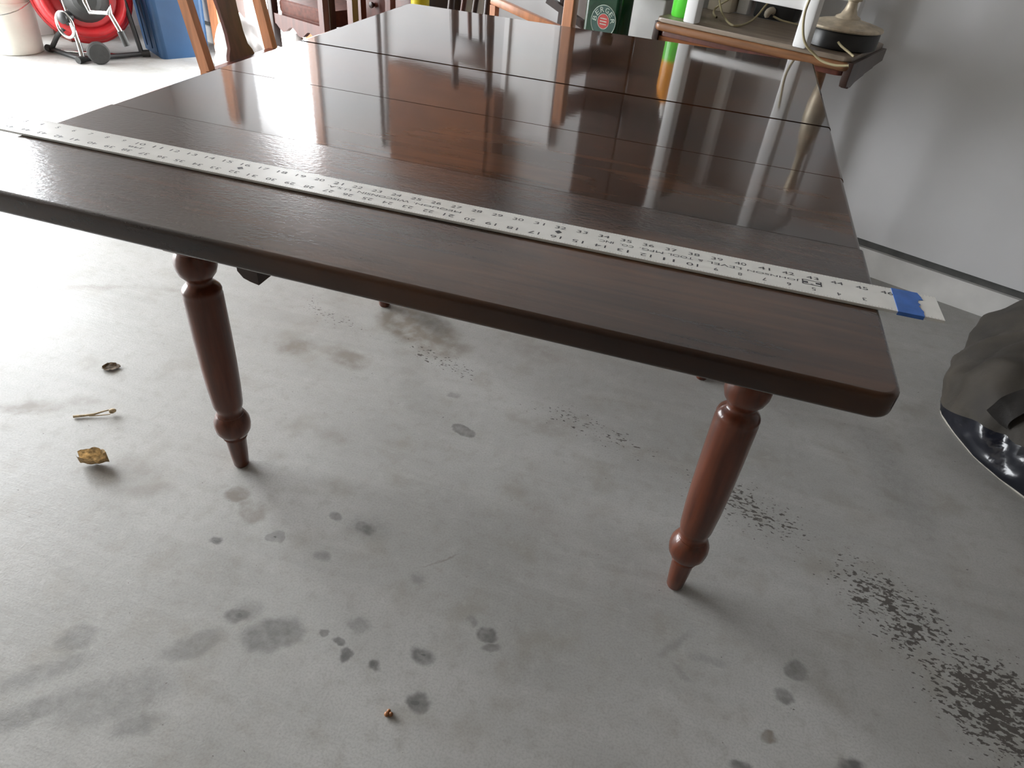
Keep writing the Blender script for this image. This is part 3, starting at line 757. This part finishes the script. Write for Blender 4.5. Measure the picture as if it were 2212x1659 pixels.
b.slab(rrect(-0.185, -0.15, 0.185, 0.105, 0.03, 5), 0.405, 0.470, 0.022, 4)
b.make('seat_cushion', M['cushion'], uc)
MB().box((-0.19, d1 - 0.012, 0.56), (0.19, d1 + 0.018, 0.86), bev=0.012).make('backrest', M['cushion'], uc)
MB().box((-0.19, d1 - 0.012, 0.36), (0.19, d1 + 0.012, 0.43)).make('seat_rail', M['brown_wood'], uc)
MB().bar((-hw, d1 - 0.0, 0.2), (hw, d1 - 0.0, 0.2), 0.02, 0.03).make('stretcher', M['dark_wood'], uc)

# narrow plant stand
ps = gthing('plant_stand', 'narrow dark wooden stand with square posts near the far left corner of the table', 'stand', -1.845, 1.55)
for sx in (-0.09, 0.09):
    for sy_ in (-0.1, 0.1):
        MB().bar((sx, sy_, 0.0), (sx, sy_, 0.80), 0.030, 0.030, up=(0, 1, 0)).make('leg', M['brown_wood'], ps)
MB().box((-0.12, -0.13, 0.80), (0.12, 0.13, 0.825), bev=0.004).make('stand_top', M['dark_wood'], ps)
MB().box((-0.075, -0.085, 0.15), (0.075, 0.085, 0.165)).make('shelf', M['dark_wood'], ps)

# low dark chest
dk = gthing('chest', 'low dark reddish wooden chest against the wall behind the narrow stand', 'chest', -1.84, 1.845)
MB().box((-0.195, -0.115, 0.05), (0.195, 0.115, 0.60), bev=0.004).make('chest_body', M['dark_wood'], dk)
MB().box((-0.21, -0.13, 0.601), (0.21, 0.125, 0.63), bev=0.006).make('chest_top', M['dark_wood'], dk)
for zz in (0.10, 0.27, 0.44):
    dr = MB().box((-0.18, -0.127, zz), (0.18, -0.1155, zz + 0.15), bev=0.004).make('drawer', M['brown_wood'], dk)
    for s in (-0.09, 0.09):
        MB().lathe([(0.006, 0), (0.012, 0.01), (0.012, 0.018), (0, 0.022)], 14, (s, -0.127, zz + 0.075), (0, -1, 0)).make('knob', M['dark_wood'], dr)
for sx in (-0.17, 0.17):
    for sy_ in (-0.09, 0.09):
        MB().box((sx - 0.02, sy_ - 0.02, 0), (sx + 0.02, sy_ + 0.02, 0.05)).make('foot', M['dark_wood'], dk)

# tall thin pole against the wall
b = MB(); b.tube([G(-2.165, 1.93, 0.0), G(-2.155, 1.955, 1.68)], [0.013, 0.011], 12)
tag(b.make('pole', M['dark_wood']), 'tall thin dark wooden pole leaning on the wall behind the upholstered chair', 'pole')

# tall yellow tube
yt = gthing('yellow_tube', 'tall yellow plastic tube standing behind the far edge of the table', 'tube', -1.535, 1.60)
b = MB(); b.lathe([(0.034, 0), (0.036, 0.004), (0.036, 0.66)], 28); b.make('tube_body', M['yellow'], yt)
b = MB(); b.lathe([(0.039, 0.66), (0.039, 0.69), (0.034, 0.695), (0, 0.696)], 28); b.make('cap', M['yellow'], yt)

# spindle back chair behind the far edge
sc_ = gthing('spindle_chair', 'narrow dark wooden spindle back chair behind the middle of the far table edge', 'chair', -1.285, 1.43)
for s in (-0.088, 0.088):
    b = MB(); b.tube([(s * 1.05, 0.16, 0.0), (s, 0.15, 0.44), (s, 0.17, 0.62), (s, 0.19, 0.9), (s, 0.205, 1.12)], [0.014, 0.018, 0.013, 0.018, 0.013], 14)
    b.make('back_post', M['dark_wood'], sc_)
    b = MB(); b.lathe([(0.013, 0), (0.02, 0.012), (0.016, 0.03), (0, 0.04)], 16, (s, 0.2055, 1.12)); b.make('finial', M['dark_wood'], sc_)
for k, (x0, x1) in enumerate(((-0.040, -0.014), (0.018, 0.040))):
    b = MB(); b.tube([(x0, 0.152, 0.455), (x1, 0.172, 0.70), (x1 + 0.006, 0.195, 0.98)], [0.009, 0.011, 0.008], 12)
    b.make('spindle', M['brown_wood'] if k == 0 else M['dark_wood'], sc_)
MB().box((-0.095, 0.186, 0.96), (0.095, 0.204, 1.06), bev=0.005).make('top_rail', M['dark_wood'], sc_)
MB().slab(rrect(-0.105, -0.18, 0.105, 0.165, 0.03, 5), 0.43, 0.457, 0.008).make('seat', M['dark_wood'], sc_)
for s in (-0.085, 0.085):
    b = MB(); b.tube([(s * 1.1, -0.17, 0.0), (s, -0.14, 0.43)], [0.013, 0.018], 12); b.make('leg', M['dark_wood'], sc_)

# light orange armchair to its right, seen from the side
oc = gthing('orange_chair', 'light orange wooden armchair with square posts and a plain arm beside the green bottle', 'chair', -1.005, 1.72)
for yy in (-0.12, 0.12):
    MB().bar((0.160, yy, 0.0), (0.172, yy, 1.16), 0.040, 0.030, bev=0.003, up=(0, 1, 0)).make('back_post', M['orange_wood'], oc)
MB().bar((-0.160, 0.10, 0.0), (-0.160, 0.10, 0.426), 0.024, 0.024, up=(0, 1, 0)).make('leg', M['orange_wood'], oc)
MB().bar((-0.158, -0.12, 0.0), (-0.158, -0.12, 0.645), 0.024, 0.024, up=(0, 1, 0)).make('arm_post', M['orange_wood'], oc)
MB().bar((-0.170, -0.12, 0.660), (0.149, -0.12, 0.614), 0.024, 0.026, bev=0.004).make('arm', M['orange_wood'], oc)
for zz in (0.78, 0.92, 1.06):
    MB().box((0.158, -0.104, zz), (0.176, 0.104, zz + 0.085), bev=0.004).make('back_slat', M['brown_wood'], oc)
MB().slab(rrect(-0.145, -0.10, 0.145, 0.10, 0.02, 4), 0.425, 0.450, 0.006).make('seat', M['orange_wood'], oc)

# dark folding frame against the wall behind the orange chair
ff = gthing('folding_frame', 'dark folding wooden frame with slanted bars behind the orange chair', 'frame', -1.03, 1.905)
def lu(u): return u + 1.03
b = MB()
b.bar((lu(-1.085), 0.0, 0.0), (lu(-1.085), 0.03, 0.76), 0.034, 0.022, up=(0, 1, 0)); b.make('upright', M['dark_wood'], ff)
b = MB(); b.bar((lu(-0.81), 0.0, 0.0), (lu(-0.81), 0.03, 0.76), 0.034, 0.022, up=(0, 1, 0)); b.make('upright', M['dark_wood'], ff)
MB().bar((lu(-1.13), -0.025, 0.65), (lu(-0.95), -0.025, 0.59), 0.018, 0.026).make('slanted_bar', M['dark_wood'], ff)
MB().bar((lu(-0.96), -0.025, 0.590), (lu(-0.83), -0.025, 0.655), 0.018, 0.030).make('slanted_bar', M['dark_wood'], ff)
MB().bar((lu(-1.04), 0.04, 0.735), (lu(-0.83), 0.04, 0.655), 0.018, 0.026).make('slanted_bar', M['brown_wood'], ff)

# brown wall cabinet, white framed board and dark wall cabinet above the chairs (mirrored in the table top)
wc = gthing('wall_cabinet', 'shallow red brown wooden cabinet hung high on the wall and mirrored in the table top', 'cabinet', -1.70, 1.92, 1.22)
MB().plate([(-0.335, 0), (0.335, 0), (0.335, 0.55), (0.31, 0.60), (0.26, 0.62), (-0.26, 0.62), (-0.31, 0.60), (-0.335, 0.55)], -0.035, 0.051, 0.004).make('cabinet_body', M['panel_wood'], wc)
MB().plate([(-0.30, 0.03), (0.30, 0.03), (0.30, 0.53), (0.27, 0.575), (-0.27, 0.575), (-0.30, 0.53)], -0.047, -0.036, 0.003).make('door', M['panel_wood'], wc)
wb = gthing('framed_board', 'white framed board hung on the wall and mirrored as a pale panel in the table', 'board', -1.245, 1.96, 0.90)
MB().box((-0.13, -0.004, 0.0), (0.13, 0.011, 0.48)).make('board_panel', M['white_paint'], wb)
for a, c in (((-0.14, -0.014, -0.015), (-0.115, -0.0045, 0.495)), ((0.115, -0.014, -0.015), (0.14, -0.0045, 0.495)), ((-0.115, -0.014, -0.015), (0.115, -0.0045, 0.01)), ((-0.115, -0.014, 0.47), (0.115, -0.0045, 0.495))):
    MB().box(a, c).make('frame_strip', M['white_paint'], wb)
hc = gthing('dark_wall_cabinet', 'dark brown wooden cabinet on the wall above the green bottle and mirrored in the table', 'cabinet', -0.66, 1.87, 0.80)
MB().box((-0.19, -0.10, 0.0), (0.17, 0.10, 0.80), bev=0.003).make('cabinet_body', M['dark_wood'], hc)
for s, e in ((-0.182, -0.014), (-0.006, 0.162)):
    MB().box((s, -0.112, 0.015), (e, -0.101, 0.785), bev=0.003).make('door', M['dark_wood'], hc)

# green bottle on a low crate
cr_ = gthing('crate', 'low wooden crate under the dark green bottle, hidden behind the table', 'crate', -0.70, 1.60)
for zz in (0.02, 0.14, 0.26, 0.38):
    for s in (-0.105, 0.105):
        MB().box((-0.10, s - 0.006, zz), (0.10, s + 0.006, zz + 0.07)).make('slat', M['tan_wood'], cr_)
for sx in (-0.088, 0.088):
    for s in (-0.09, 0.09):
        MB().box((sx - 0.012, s - 0.009, 0.0), (sx + 0.012, s + 0.009, 0.45)).make('corner_post', M['tan_wood'], cr_)
MB().box((-0.10, -0.105, 0.4505), (0.10, 0.105, 0.462)).make('lid', M['tan_wood'], cr_)
gb = gthing('green_bottle', 'dark green flat sided bottle with a round red and silver badge behind the table', 'bottle', -0.690, 1.60, 0.463)
b = MB(); b.slab(rrect(-0.066, -0.045, 0.066, 0.045, 0.016, 5), 0.0, 0.30, 0.006); b.make('bottle_body', M['green'], gb)
b = MB(); b.slab(rrect(-0.060, -0.040, 0.060, 0.040, 0.016, 5), 0.3005, 0.345, 0.014); b.make('shoulder', M['green'], gb)
b = MB(); b.lathe([(0.02, 0.345), (0.02, 0.375), (0.026, 0.376), (0.026, 0.40), (0, 0.402)], 24); b.make('cap', M['black'], gb)
bz, bx = 0.216, 0.012
bd = MB().lathe([(0.0455, 0), (0.0455, 0.0006), (0, 0.0007)], 40, (bx, -0.0451, bz), (0, -1, 0)).make('badge', M['badge_dark'], gb)
b = MB()
b.tube([(bx + 0.0455 * math.cos(a), -0.0458, bz + 0.0455 * math.sin(a)) for a in [2 * PI * i / 40 for i in range(41)]], 0.0011, 6, caps=False)
b.tube([(bx + 0.0215 * math.cos(a), -0.0458, bz + 0.0215 * math.sin(a)) for a in [2 * PI * i / 32 for i in range(33)]], 0.0009, 6, caps=False)
b.make('badge_ring', M['badge_pale'], bd)
b = MB(); b.lathe([(0.0205, 0), (0.0205, 0.0006), (0, 0.0007)], 32, (bx, -0.0459, bz), (0, -1, 0)); b.make('badge_centre', M['badge_red'], bd)
b = MB()
for zz in (-0.008, 0.0, 0.008):
    b.box((bx - 0.012, -0.0470, bz + zz - 0.0012), (bx + 0.012, -0.0467, bz + zz + 0.0012))
b.make('badge_stripes', M['badge_pale'], bd)
its = []
for k, ch in enumerate('BERGER'):
    a = PI - 0.15 - k * (PI - 0.3) / 5
    its.append((ch, bx + 0.0335 * math.cos(a), bz + 0.0335 * math.sin(a), a - PI / 2, 0.013, 0.015))
tb = text_part(its, None, '', None, 0.0)
for v in tb.bm.verts:
    v.co = Vector((v.co.x, -0.0467, v.co.y))
tb.make('badge_lettering', M['badge_pale'], bd)

# white carton to its right
pc = gthing('white_carton', 'tall white carton against the wall between green bottle and small table', 'box', -0.668, 1.868)
MB().box((-0.085, -0.075, 0.0), (0.075, 0.085, 0.735), bev=0.004).make('carton_body', M['white_plastic'], pc)
MB().box((-0.087, -0.077, 0.7355), (0.077, 0.087, 0.76), bev=0.004).make('lid', M['white_plastic'], pc)

# ------------------------------------------------------------------ small antique table with its load
ZT = 0.725
stt = gthing('side_table', 'small antique wooden side table with moulded edge and scalloped apron against the wall', 'table', -0.201, 1.716)
x0, x1, y0, y1 = -0.2915, 0.2915, -0.168, 0.168
MB().slab(rrect(x0, y0, x1, y1, 0.018, 5), ZT - 0.012, ZT, 0.004).make('table_top', M['top_wood'], stt)
MB().board(x0 - 0.004, y0 - 0.004, x1 + 0.004, y1, ZT - 0.036, ZT - 0.0125, 0.022, (1, 1, 0, 0), 0.010, (1, 1, 0, 1)).make('edge_moulding', M['tan_wood'], stt)
MB().slab(rrect(x0 + 0.012, y0 + 0.012, x1 - 0.012, y1, 0.018, 5), ZT - 0.050, ZT - 0.0365, 0.002).make('cove_moulding', M['brown_wood'], stt)
def apron_line(a, b_, low, n=48, k=3):
    pts = []
    for i in range(n + 1):
        t = i / n
        d = (low + 0.026 * abs(math.sin(PI * k * t)) ** 0.7) if t < 2 / 3 else low + 0.034 - 0.012 * max(0, (t - 0.9) / 0.1)
        pts.append((a + (b_ - a) * t, d))
    return pts
MB().plate(apron_line(x0 + 0.014, x1 - 0.090, ZT - 0.092) + [(x1 - 0.090, ZT - 0.0505), (x0 + 0.014, ZT - 0.0505)], y0 + 0.014, y0 + 0.032).make('front_apron', M['panel_wood'], stt)
ea = [(y0 + 0.006, ZT - 0.0125), (y0 + 0.004, ZT - 0.060), (y0 + 0.012, ZT - 0.074), (y0 + 0.026, ZT - 0.070), (y0 + 0.034, ZT - 0.080), (y0 + 0.060, ZT - 0.080), (y0 + 0.085, ZT - 0.068), (y0 + 0.16, ZT - 0.064), (y0 + 0.165, ZT - 0.057), (y0 + 0.24, ZT - 0.055), (y0 + 0.245, ZT - 0.048), (y1, ZT - 0.046), (y1, ZT - 0.0125)]
for xx in (x0 - 0.006, x1 - 0.010):
    b = MB(); b.plate(ea, xx, xx + 0.020, 0.002)
    for v in b.bm.verts:
        v.co = Vector((v.co.y, v.co.x, v.co.z))
    b.make('end_apron', M['dark_wood'], stt)  # dark wood paints in the shade on the end turned from the light
for xx in (x0 + 0.05, x1 - 0.15):
    for yy in (y0 + 0.085, y1 - 0.03):
        b = MB(); b.lathe([(0.012, 0), (0.016, 0.03), (0.014, 0.2), (0.022, 0.4), (0.016, 0.44), (0.024, 0.5), (0.022, ZT - 0.0485)], 18, (xx, yy, 0)); b.make('leg', M['tan_wood'], stt)
MB().bar((x0 + 0.05, -0.0, 0.2), (x1 - 0.15, -0.0, 0.2), 0.10, 0.018).make('stretcher', M['tan_wood'], stt)
MB().bar((x0 + 0.05, y0 + 0.085, 0.2), (x0 + 0.05, y1 - 0.03, 0.2), 0.03, 0.02).make('stretcher', M['tan_wood'], stt)
MB().bar((x1 - 0.15, y0 + 0.085, 0.2), (x1 - 0.15, y1 - 0.03, 0.2), 0.03, 0.02).make('stretcher', M['tan_wood'], stt)

# white stool on the small table
sa_ = math.radians(-25)
st0 = Vector((0.4653, 1.678))
ws = thing('white_stool', 'small white painted wooden stool standing on top of the side table', 'stool', (st0.x, st0.y, ZT), sa_)
hx, hy = 0.169, 0.174
for sx in (-1, 1):
    for sy_ in (-1, 1):
        MB().bar((sx * hx, sy_ * hy, 0.0), (sx * hx, sy_ * hy, 0.60), 0.038, 0.038, bev=0.005, up=(0, 1, 0)).make('leg', M['white_paint'], ws)
for zz in (0.086,):
    MB().box((-hx + 0.019, -hy - 0.011, zz), (hx - 0.019, -hy + 0.011, zz + 0.024), bev=0.003).make('rung', M['white_paint'], ws)
    MB().box((-hx + 0.019, hy - 0.011, zz), (hx - 0.019, hy + 0.011, zz + 0.024), bev=0.003).make('rung', M['white_paint'], ws)
MB().slab(rrect(-hx - 0.03, -hy - 0.03, hx + 0.03, hy + 0.03, 0.02, 4), 0.60, 0.628, 0.006).make('seat', M['white_paint'], ws)

# lime bottle
lb = thing('spray_bottle', 'lime green bottle with an orange label on the left end of the side table', 'bottle', (0.209, 1.685, ZT))
b = MB(); b.lathe([(0.037, 0), (0.040, 0.004), (0.040, 0.145)], 28); b.make('bottle_body', M['lime'], lb)
b = MB(); b.lathe([(0.0395, 0.1452), (0.0395, 0.225), (0.034, 0.25), (0.016, 0.275)], 28); b.make('label_band', M['orange'], lb)
b = MB(); b.lathe([(0.016, 0.2755), (0.016, 0.30), (0.011, 0.305), (0.011, 0.32), (0, 0.322)], 20); b.make('cap', M['white_plastic'], lb)

# lamp
lp = thing('table_lamp', 'tarnished brass lamp base on a black plinth at the right end of the side table', 'lamp', G(0.012, 1.690, ZT))
b = MB(); b.lathe([(0.090, 0.0), (0.097, 0.004), (0.097, 0.040), (0.093, 0.045), (0, 0.045)], 44); b.make('plinth', M['black'], lp)
b = MB(); b.lathe([(0.099, 0.0455), (0.102, 0.049), (0.100, 0.053), (0.088, 0.056), (0.072, 0.0585), (0.070, 0.0605), (0.058, 0.063), (0.046, 0.065), (0.034, 0.069), (0.032, 0.073), (0.022, 0.078), (0.0155, 0.092), (0.0130, 0.106), (0.0140, 0.110), (0.0220, 0.112), (0.0225, 0.118), (0.0200, 0.120), (0.0250, 0.140), (0.0270, 0.144), (0.0240, 0.148), (0.0300, 0.175), (0.031, 0.22), (0.026, 0.27), (0.016, 0.30), (0.022, 0.305), (0.012, 0.33), (0.012, 0.40), (0, 0.402)], 36)
b.make('brass_stem', M['brass'], lp)
b = MB(); b.lathe([(0.015, 0.40), (0.017, 0.44), (0, 0.46)], 18); b.make('socket', M['brass'], lp)

# black case, beige box, plug and cords
bc = thing('black_case', 'black case on the side table behind the white stool', 'case', (0.486, 1.872, ZT), GA)
MB().box((-0.065, -0.03, 0.0), (0.065, 0.035, 0.15), bev=0.006).make('case_body', M['black'], bc)
MB().box((-0.067, -0.032, 0.1505), (0.067, 0.037, 0.165), bev=0.004).make('lid', M['black'], bc)
bx_ = thing('beige_box', 'small beige box on the side table behind the stool legs', 'box', (0.316, 1.912, ZT), GA)
MB().box((-0.040, -0.03, 0), (0.040, 0.035, 0.07), bev=0.003).make('box_body', M['beige'], bx_)
MB().box((-0.041, -0.031, 0.0702), (0.041, 0.036, 0.085), bev=0.003).make('lid', M['beige'], bx_)
# plug
pg = thing('cord_plug', 'rounded beige plug lying on the side table between the stool legs', 'plug', (0.470, 1.845, ZT), 0.6)
b = MB(); b.tube([(-0.004 + 0.013 * math.cos(a), 0, 0.014 + 0.013 * math.sin(a)) for a in [PI * (1.15 - 1.1 * i / 8) for i in range(9)]], [0.006, 0.009, 0.0105, 0.011, 0.011, 0.011, 0.010, 0.008, 0.006], 14)
for v in b.bm.verts: v.co.z = max(v.co.z, 0.0005)
b.make('plug_body', M['beige'], pg)
def cord(name, pts, label, r=0.0032):
    c = bpy.data.curves.new(name, 'CURVE'); c.dimensions = '3D'; c.bevel_depth = r; c.bevel_resolution = 3; c.resolution_u = 8
    sp_ = c.splines.new('NURBS'); sp_.points.add(len(pts) - 1)
    for p, q in zip(sp_.points, pts): p.co = (*q, 1)
    sp_.use_endpoint_u = True; sp_.order_u = 3
    c.materials.append(M['cord'])
    o = bpy.data.objects.new(name, c); COL.objects.link(o)
    dg = bpy.context.evaluated_depsgraph_get()
    me = bpy.data.meshes.new_from_object(o.evaluated_get(dg))
    me.name = name
    bpy.data.objects.remove(o); bpy.data.curves.remove(c)
    o = bpy.data.objects.new(name, me); COL.objects.link(o)
    for p in me.polygons: p.use_smooth = True
    return tag(o, label, 'cord')
def vclamp(pts, vmax=1.955):
    out = []
    for x, y, z in pts:
        v = 0.38 * x + 0.925 * y
        if v > vmax: y -= (v - vmax) / 0.925
        out.append((x, y, z))
    return out
cord('lamp_cord', [(0.535, 1.415, 0.90), (0.527, 1.4135, 0.842), (0.525, 1.4145, 0.812), (0.530, 1.412, 0.783), (0.541, 1.408, 0.752), (0.558, 1.406, 0.733), (0.577, 1.407, 0.722), (0.597, 1.402, 0.709), (0.620, 1.391, 0.705), (0.646, 1.380, 0.705), (0.668, 1.372, 0.711)],
     'beige cord hanging from the stool over the front edge of the side table')
cord('looped_cord', vclamp([(0.345, 1.79, 0.80), (0.333, 1.801, 0.773), (0.309, 1.837, 0.753), (0.291, 1.850, 0.733), (0.294, 1.767, 0.7285), (0.306, 1.731, 0.7285)]),
     'short beige cord end looping down behind the left stool leg')
cord('trailing_cord', vclamp([(0.300, 1.82, 0.768), (0.307, 1.793, 0.753), (0.320, 1.744, 0.738), (0.347, 1.635, 0.7286), (0.370, 1.614, 0.7286), (0.407, 1.722, 0.7286), (0.430, 1.80, 0.742), (0.440, 1.81, 0.763), (0.458, 1.804, 0.793)]),
     'beige cord trailing in a wide loop across the middle of the side table')
cord('plug_cord', [(0.476, 1.838, 0.738), (0.498, 1.830, 0.731), (0.528, 1.822, 0.7286), (0.57, 1.80, 0.7286)], 'short beige cord running from the plug towards the lamp', 0.003)
cord('switch_cord', [(0.634, 1.445, 0.750), (0.640, 1.432, 0.745), (0.658, 1.420, 0.737), (0.677, 1.402, 0.729)], 'short pale cord leaving the black plinth of the lamp', 0.003)

# ------------------------------------------------------------------ bag by the right wall
poly = [(1.100, 0.94), (1.150, 0.785), (1.235, 0.665), (1.40, 0.50), (1.72, 0.42), (2.0, 0.68), (1.96, 1.12), (1.75, 1.34), (1.42, 1.47), (1.31, 1.44), (1.20, 1.19), (1.13, 1.04)]
bc0 = Vector((1.52, 0.97))
def rad(th):
    d = Vector((math.cos(th), math.sin(th)))
    best = 0.3
    for i in range(len(poly)):
        p = Vector(poly[i]) - bc0; q = Vector(poly[(i + 1) % len(poly)]) - bc0
        e = q - p
        den = d.x * e.y - d.y * e.x
        if abs(den) < 1e-9: continue
        t = (p.x * e.y - p.y * e.x) / den
        s = (p.x * d.y - p.y * d.x) / den
        if t > 0 and -1e-6 <= s <= 1 + 1e-6: best = t
    return best
def srad(th):
    return sum(rad(th + k * 0.05) * w for k, w in ((-2, .1), (-1, .2), (0, .4), (1, .2), (2, .1)))
prows = [(0.955, 0.002), (0.985, 0.010), (1.0, 0.03), (1.005, 0.055), (0.995, 0.085), (0.975, 0.105), (0.95, 0.125), (0.91, 0.150), (0.86, 0.172), (0.80, 0.195), (0.70, 0.220), (0.58, 0.242), (0.44, 0.262), (0.28, 0.275), (0.12, 0.28)]
def prof_at(s):
    x = min(max(s, 0), 0.99999) * (len(prows) - 1)
    i = int(x); f = x - i
    a, c = prows[i], prows[i + 1]
    return a[0] + (c[0] - a[0]) * f, a[1] + (c[1] - a[1]) * f
def vinyl_top(th):
    t = (math.degrees(th) % 360 - 168) / 60
    t = min(max(t, 0), 1); t = t * t * (3 - 2 * t)
    return 0.05 + 0.40 * t + 0.04 * mnoise.noise(Vector((th * 4, 3, 0))) * t
def spos(th, s, off=0.0):
    f, z = prof_at(s)
    d = Vector((math.cos(th), math.sin(th), 0))
    p = Vector((bc0.x, bc0.y, z)) + d * srad(th) * f
    amp = min(1.0, z / 0.05)
    w = mnoise.noise(Vector((th * 3.0, z * 9, 1.3))) * 0.030 + mnoise.noise(Vector((th * 8.0, z * 22, 7.7))) * 0.016
    ridge = 0.018 * (1 - abs(math.sin(th * 5.5 + z * 11 + 0.6))) ** 3
    p += d * (w - ridge) * amp * (0.4 + 0.6 * f) + Vector((0, 0, 1)) * (mnoise.noise(Vector((p.x * 6, p.y * 6, 0))) * 0.045 + mnoise.noise(Vector((p.x * 15, p.y * 15, 4))) * 0.014) * min(1, z / 0.12)
    return p + d * off + Vector((0, 0, off))
bag = thing('collection_bag', 'dusty dark fabric bag with glossy black vinyl base lying by the right wall', 'bag', (bc0.x, bc0.y, 0))
org = Vector((bc0.x, bc0.y, 0))
NS = 132
def bag_part(name, m, lo, hi, rows, close):
    b = MB()
    rings = []
    for r in range(rows + 1):
        ring = []
        for k in range(NS):
            th = 2 * PI * k / NS
            a, c = lo(th), hi(th)
            ring.append(b.bm.verts.new(spos(th, a + (c - a) * r / rows) - org))
        rings.append(ring)
    for a, c in zip(rings, rings[1:]):
        for k in range(NS):
            b.bm.faces.new((a[k], a[(k + 1) % NS], c[(k + 1) % NS], c[k]))
    if close: b.bm.faces.new(rings[-1])
    return b.make(name, m, bag, 75)
bag_part('vinyl_base', M['vinyl'], lambda th: 0.0, vinyl_top, 14, False)['label'] = 'glossy black crumpled vinyl base of the bag'
bag_part('fabric_top', M['mesh_fabric'], vinyl_top, lambda th: 1.0, 30, True)
b = MB(); b.tube([spos(2 * PI * k / NS, 0.01) - org for k in range(NS + 1)], 0.0035, 6, caps=False)
b.make('edge_piping', M['piping'], bag)
th0, wd = math.atan2(0.80 - bc0.y, 1.17 - bc0.x), 0.050
b = MB(); pr0 = []
for r in range(25):
    q = 0.40 + 0.36 * r / 24
    R_ = srad(th0) * prof_at(q)[0]
    pr0.append([b.bm.verts.new(spos(th0 + t * wd / max(R_, 0.1) / 2, q, 0.004) - org) for t in (-1, -0.33, 0.33, 1)])
for a, c in zip(pr0, pr0[1:]):
    for i in range(3): b.bm.faces.new((a[i], a[i + 1], c[i + 1], c[i]))
b.make('strap', M['strap'], bag, 75)

# ------------------------------------------------------------------ small litter on the floor
def leaf(name, x, y, rot, ln, wd, curl, m, label, cat, lift=0.003, seed=0.0):
    b = MB(); nx, ny = 12, 6
    g = []
    for i in range(nx + 1):
        t = i / nx
        w = wd * (math.sin(PI * min(1, 0.06 + 0.94 * t)) ** 0.75) * (1 + 0.35 * mnoise.noise(Vector((t * 7, seed, 0))))
        row = []
        for j in range(ny + 1):
            s = (j / ny - 0.5)
            z = lift + curl * (abs(s) * 2) ** 2 * wd + 0.004 * mnoise.noise(Vector((t * 5, s * 4, seed))) + curl * 0.25 * ln * (t - 0.5) ** 2
            row.append(b.bm.verts.new(((t - 0.5) * ln, s * w, max(z, 0.0006))))
        g.append(row)
    for i in range(nx):
        for j in range(ny):
            b.bm.faces.new((g[i][j], g[i + 1][j], g[i + 1][j + 1], g[i][j + 1]))
    r = bmesh.ops.solidify(b.bm, geom=b.bm.faces[:], thickness=0.0006)
    zmin = min(v.co.z for v in b.bm.verts)
    for v in b.bm.verts: v.co.z -= zmin - 0.0003
    o = b.make(name, m, None, 60)
    o.location = (x, y, 0); o.rotation_euler = (0, 0, rot)
    return tag(o, label, cat)
leaf('dry_leaf', -0.912, 0.325, 0.5, 0.042, 0.030, 0.15, M['dark_leaf'], 'small flat brown leaf on the bright floor, farthest of the floor litter', 'leaf', seed=2.2)
cl = leaf('curled_leaf', -0.712, 0.047, 0.42, 0.056, 0.034, 0.85, M['dry_leaf'], 'curled tan leaf on the floor left of the front table leg', 'leaf', seed=5.1)
b = MB()
b.tube([(-0.042, -0.004, 0.004), (-0.02, 0.0, 0.004), (0.0, 0.003, 0.006), (0.02, 0.009, 0.010), (0.032, 0.012, 0.012)], [0.0030, 0.0026, 0.0022, 0.0017, 0.0014], 8)
b.tube([(-0.01, -0.001, 0.004), (0.012, 0.0, 0.005), (0.034, 0.003, 0.006)], [0.0014, 0.0012, 0.0010], 6)
b.lathe([(0, -0.008), (0.005, -0.005), (0.006, 0.0), (0.004, 0.006), (0, 0.009)], 12, (0.037, 0.010, 0.010), (1, 0.2, 0.2))
tw = b.make('twig', M['dry_leaf']); tw.location = (-0.82, 0.165, 0); tw.rotation_euler = (0, 0, 0.36)
tag(tw, 'short forked dry twig on the floor between the two fallen leaves', 'twig')
b = MB()
for k, (x, y, r) in enumerate(((0, 0, 0.0042), (0.006, 0.002, 0.0036), (0.001, 0.006, 0.0032))):
    q = bmesh.ops.create_icosphere(b.bm, subdivisions=2, radius=r)
    for v in q['verts']: v.co += Vector((x, y, r * 0.9))
sd = b.make('seed_husk', M['seed']); sd.location = (0.077, -0.242, 0)
tag(sd, 'tiny rusty brown seed husk on the floor near the bottom of the photo', 'seed')
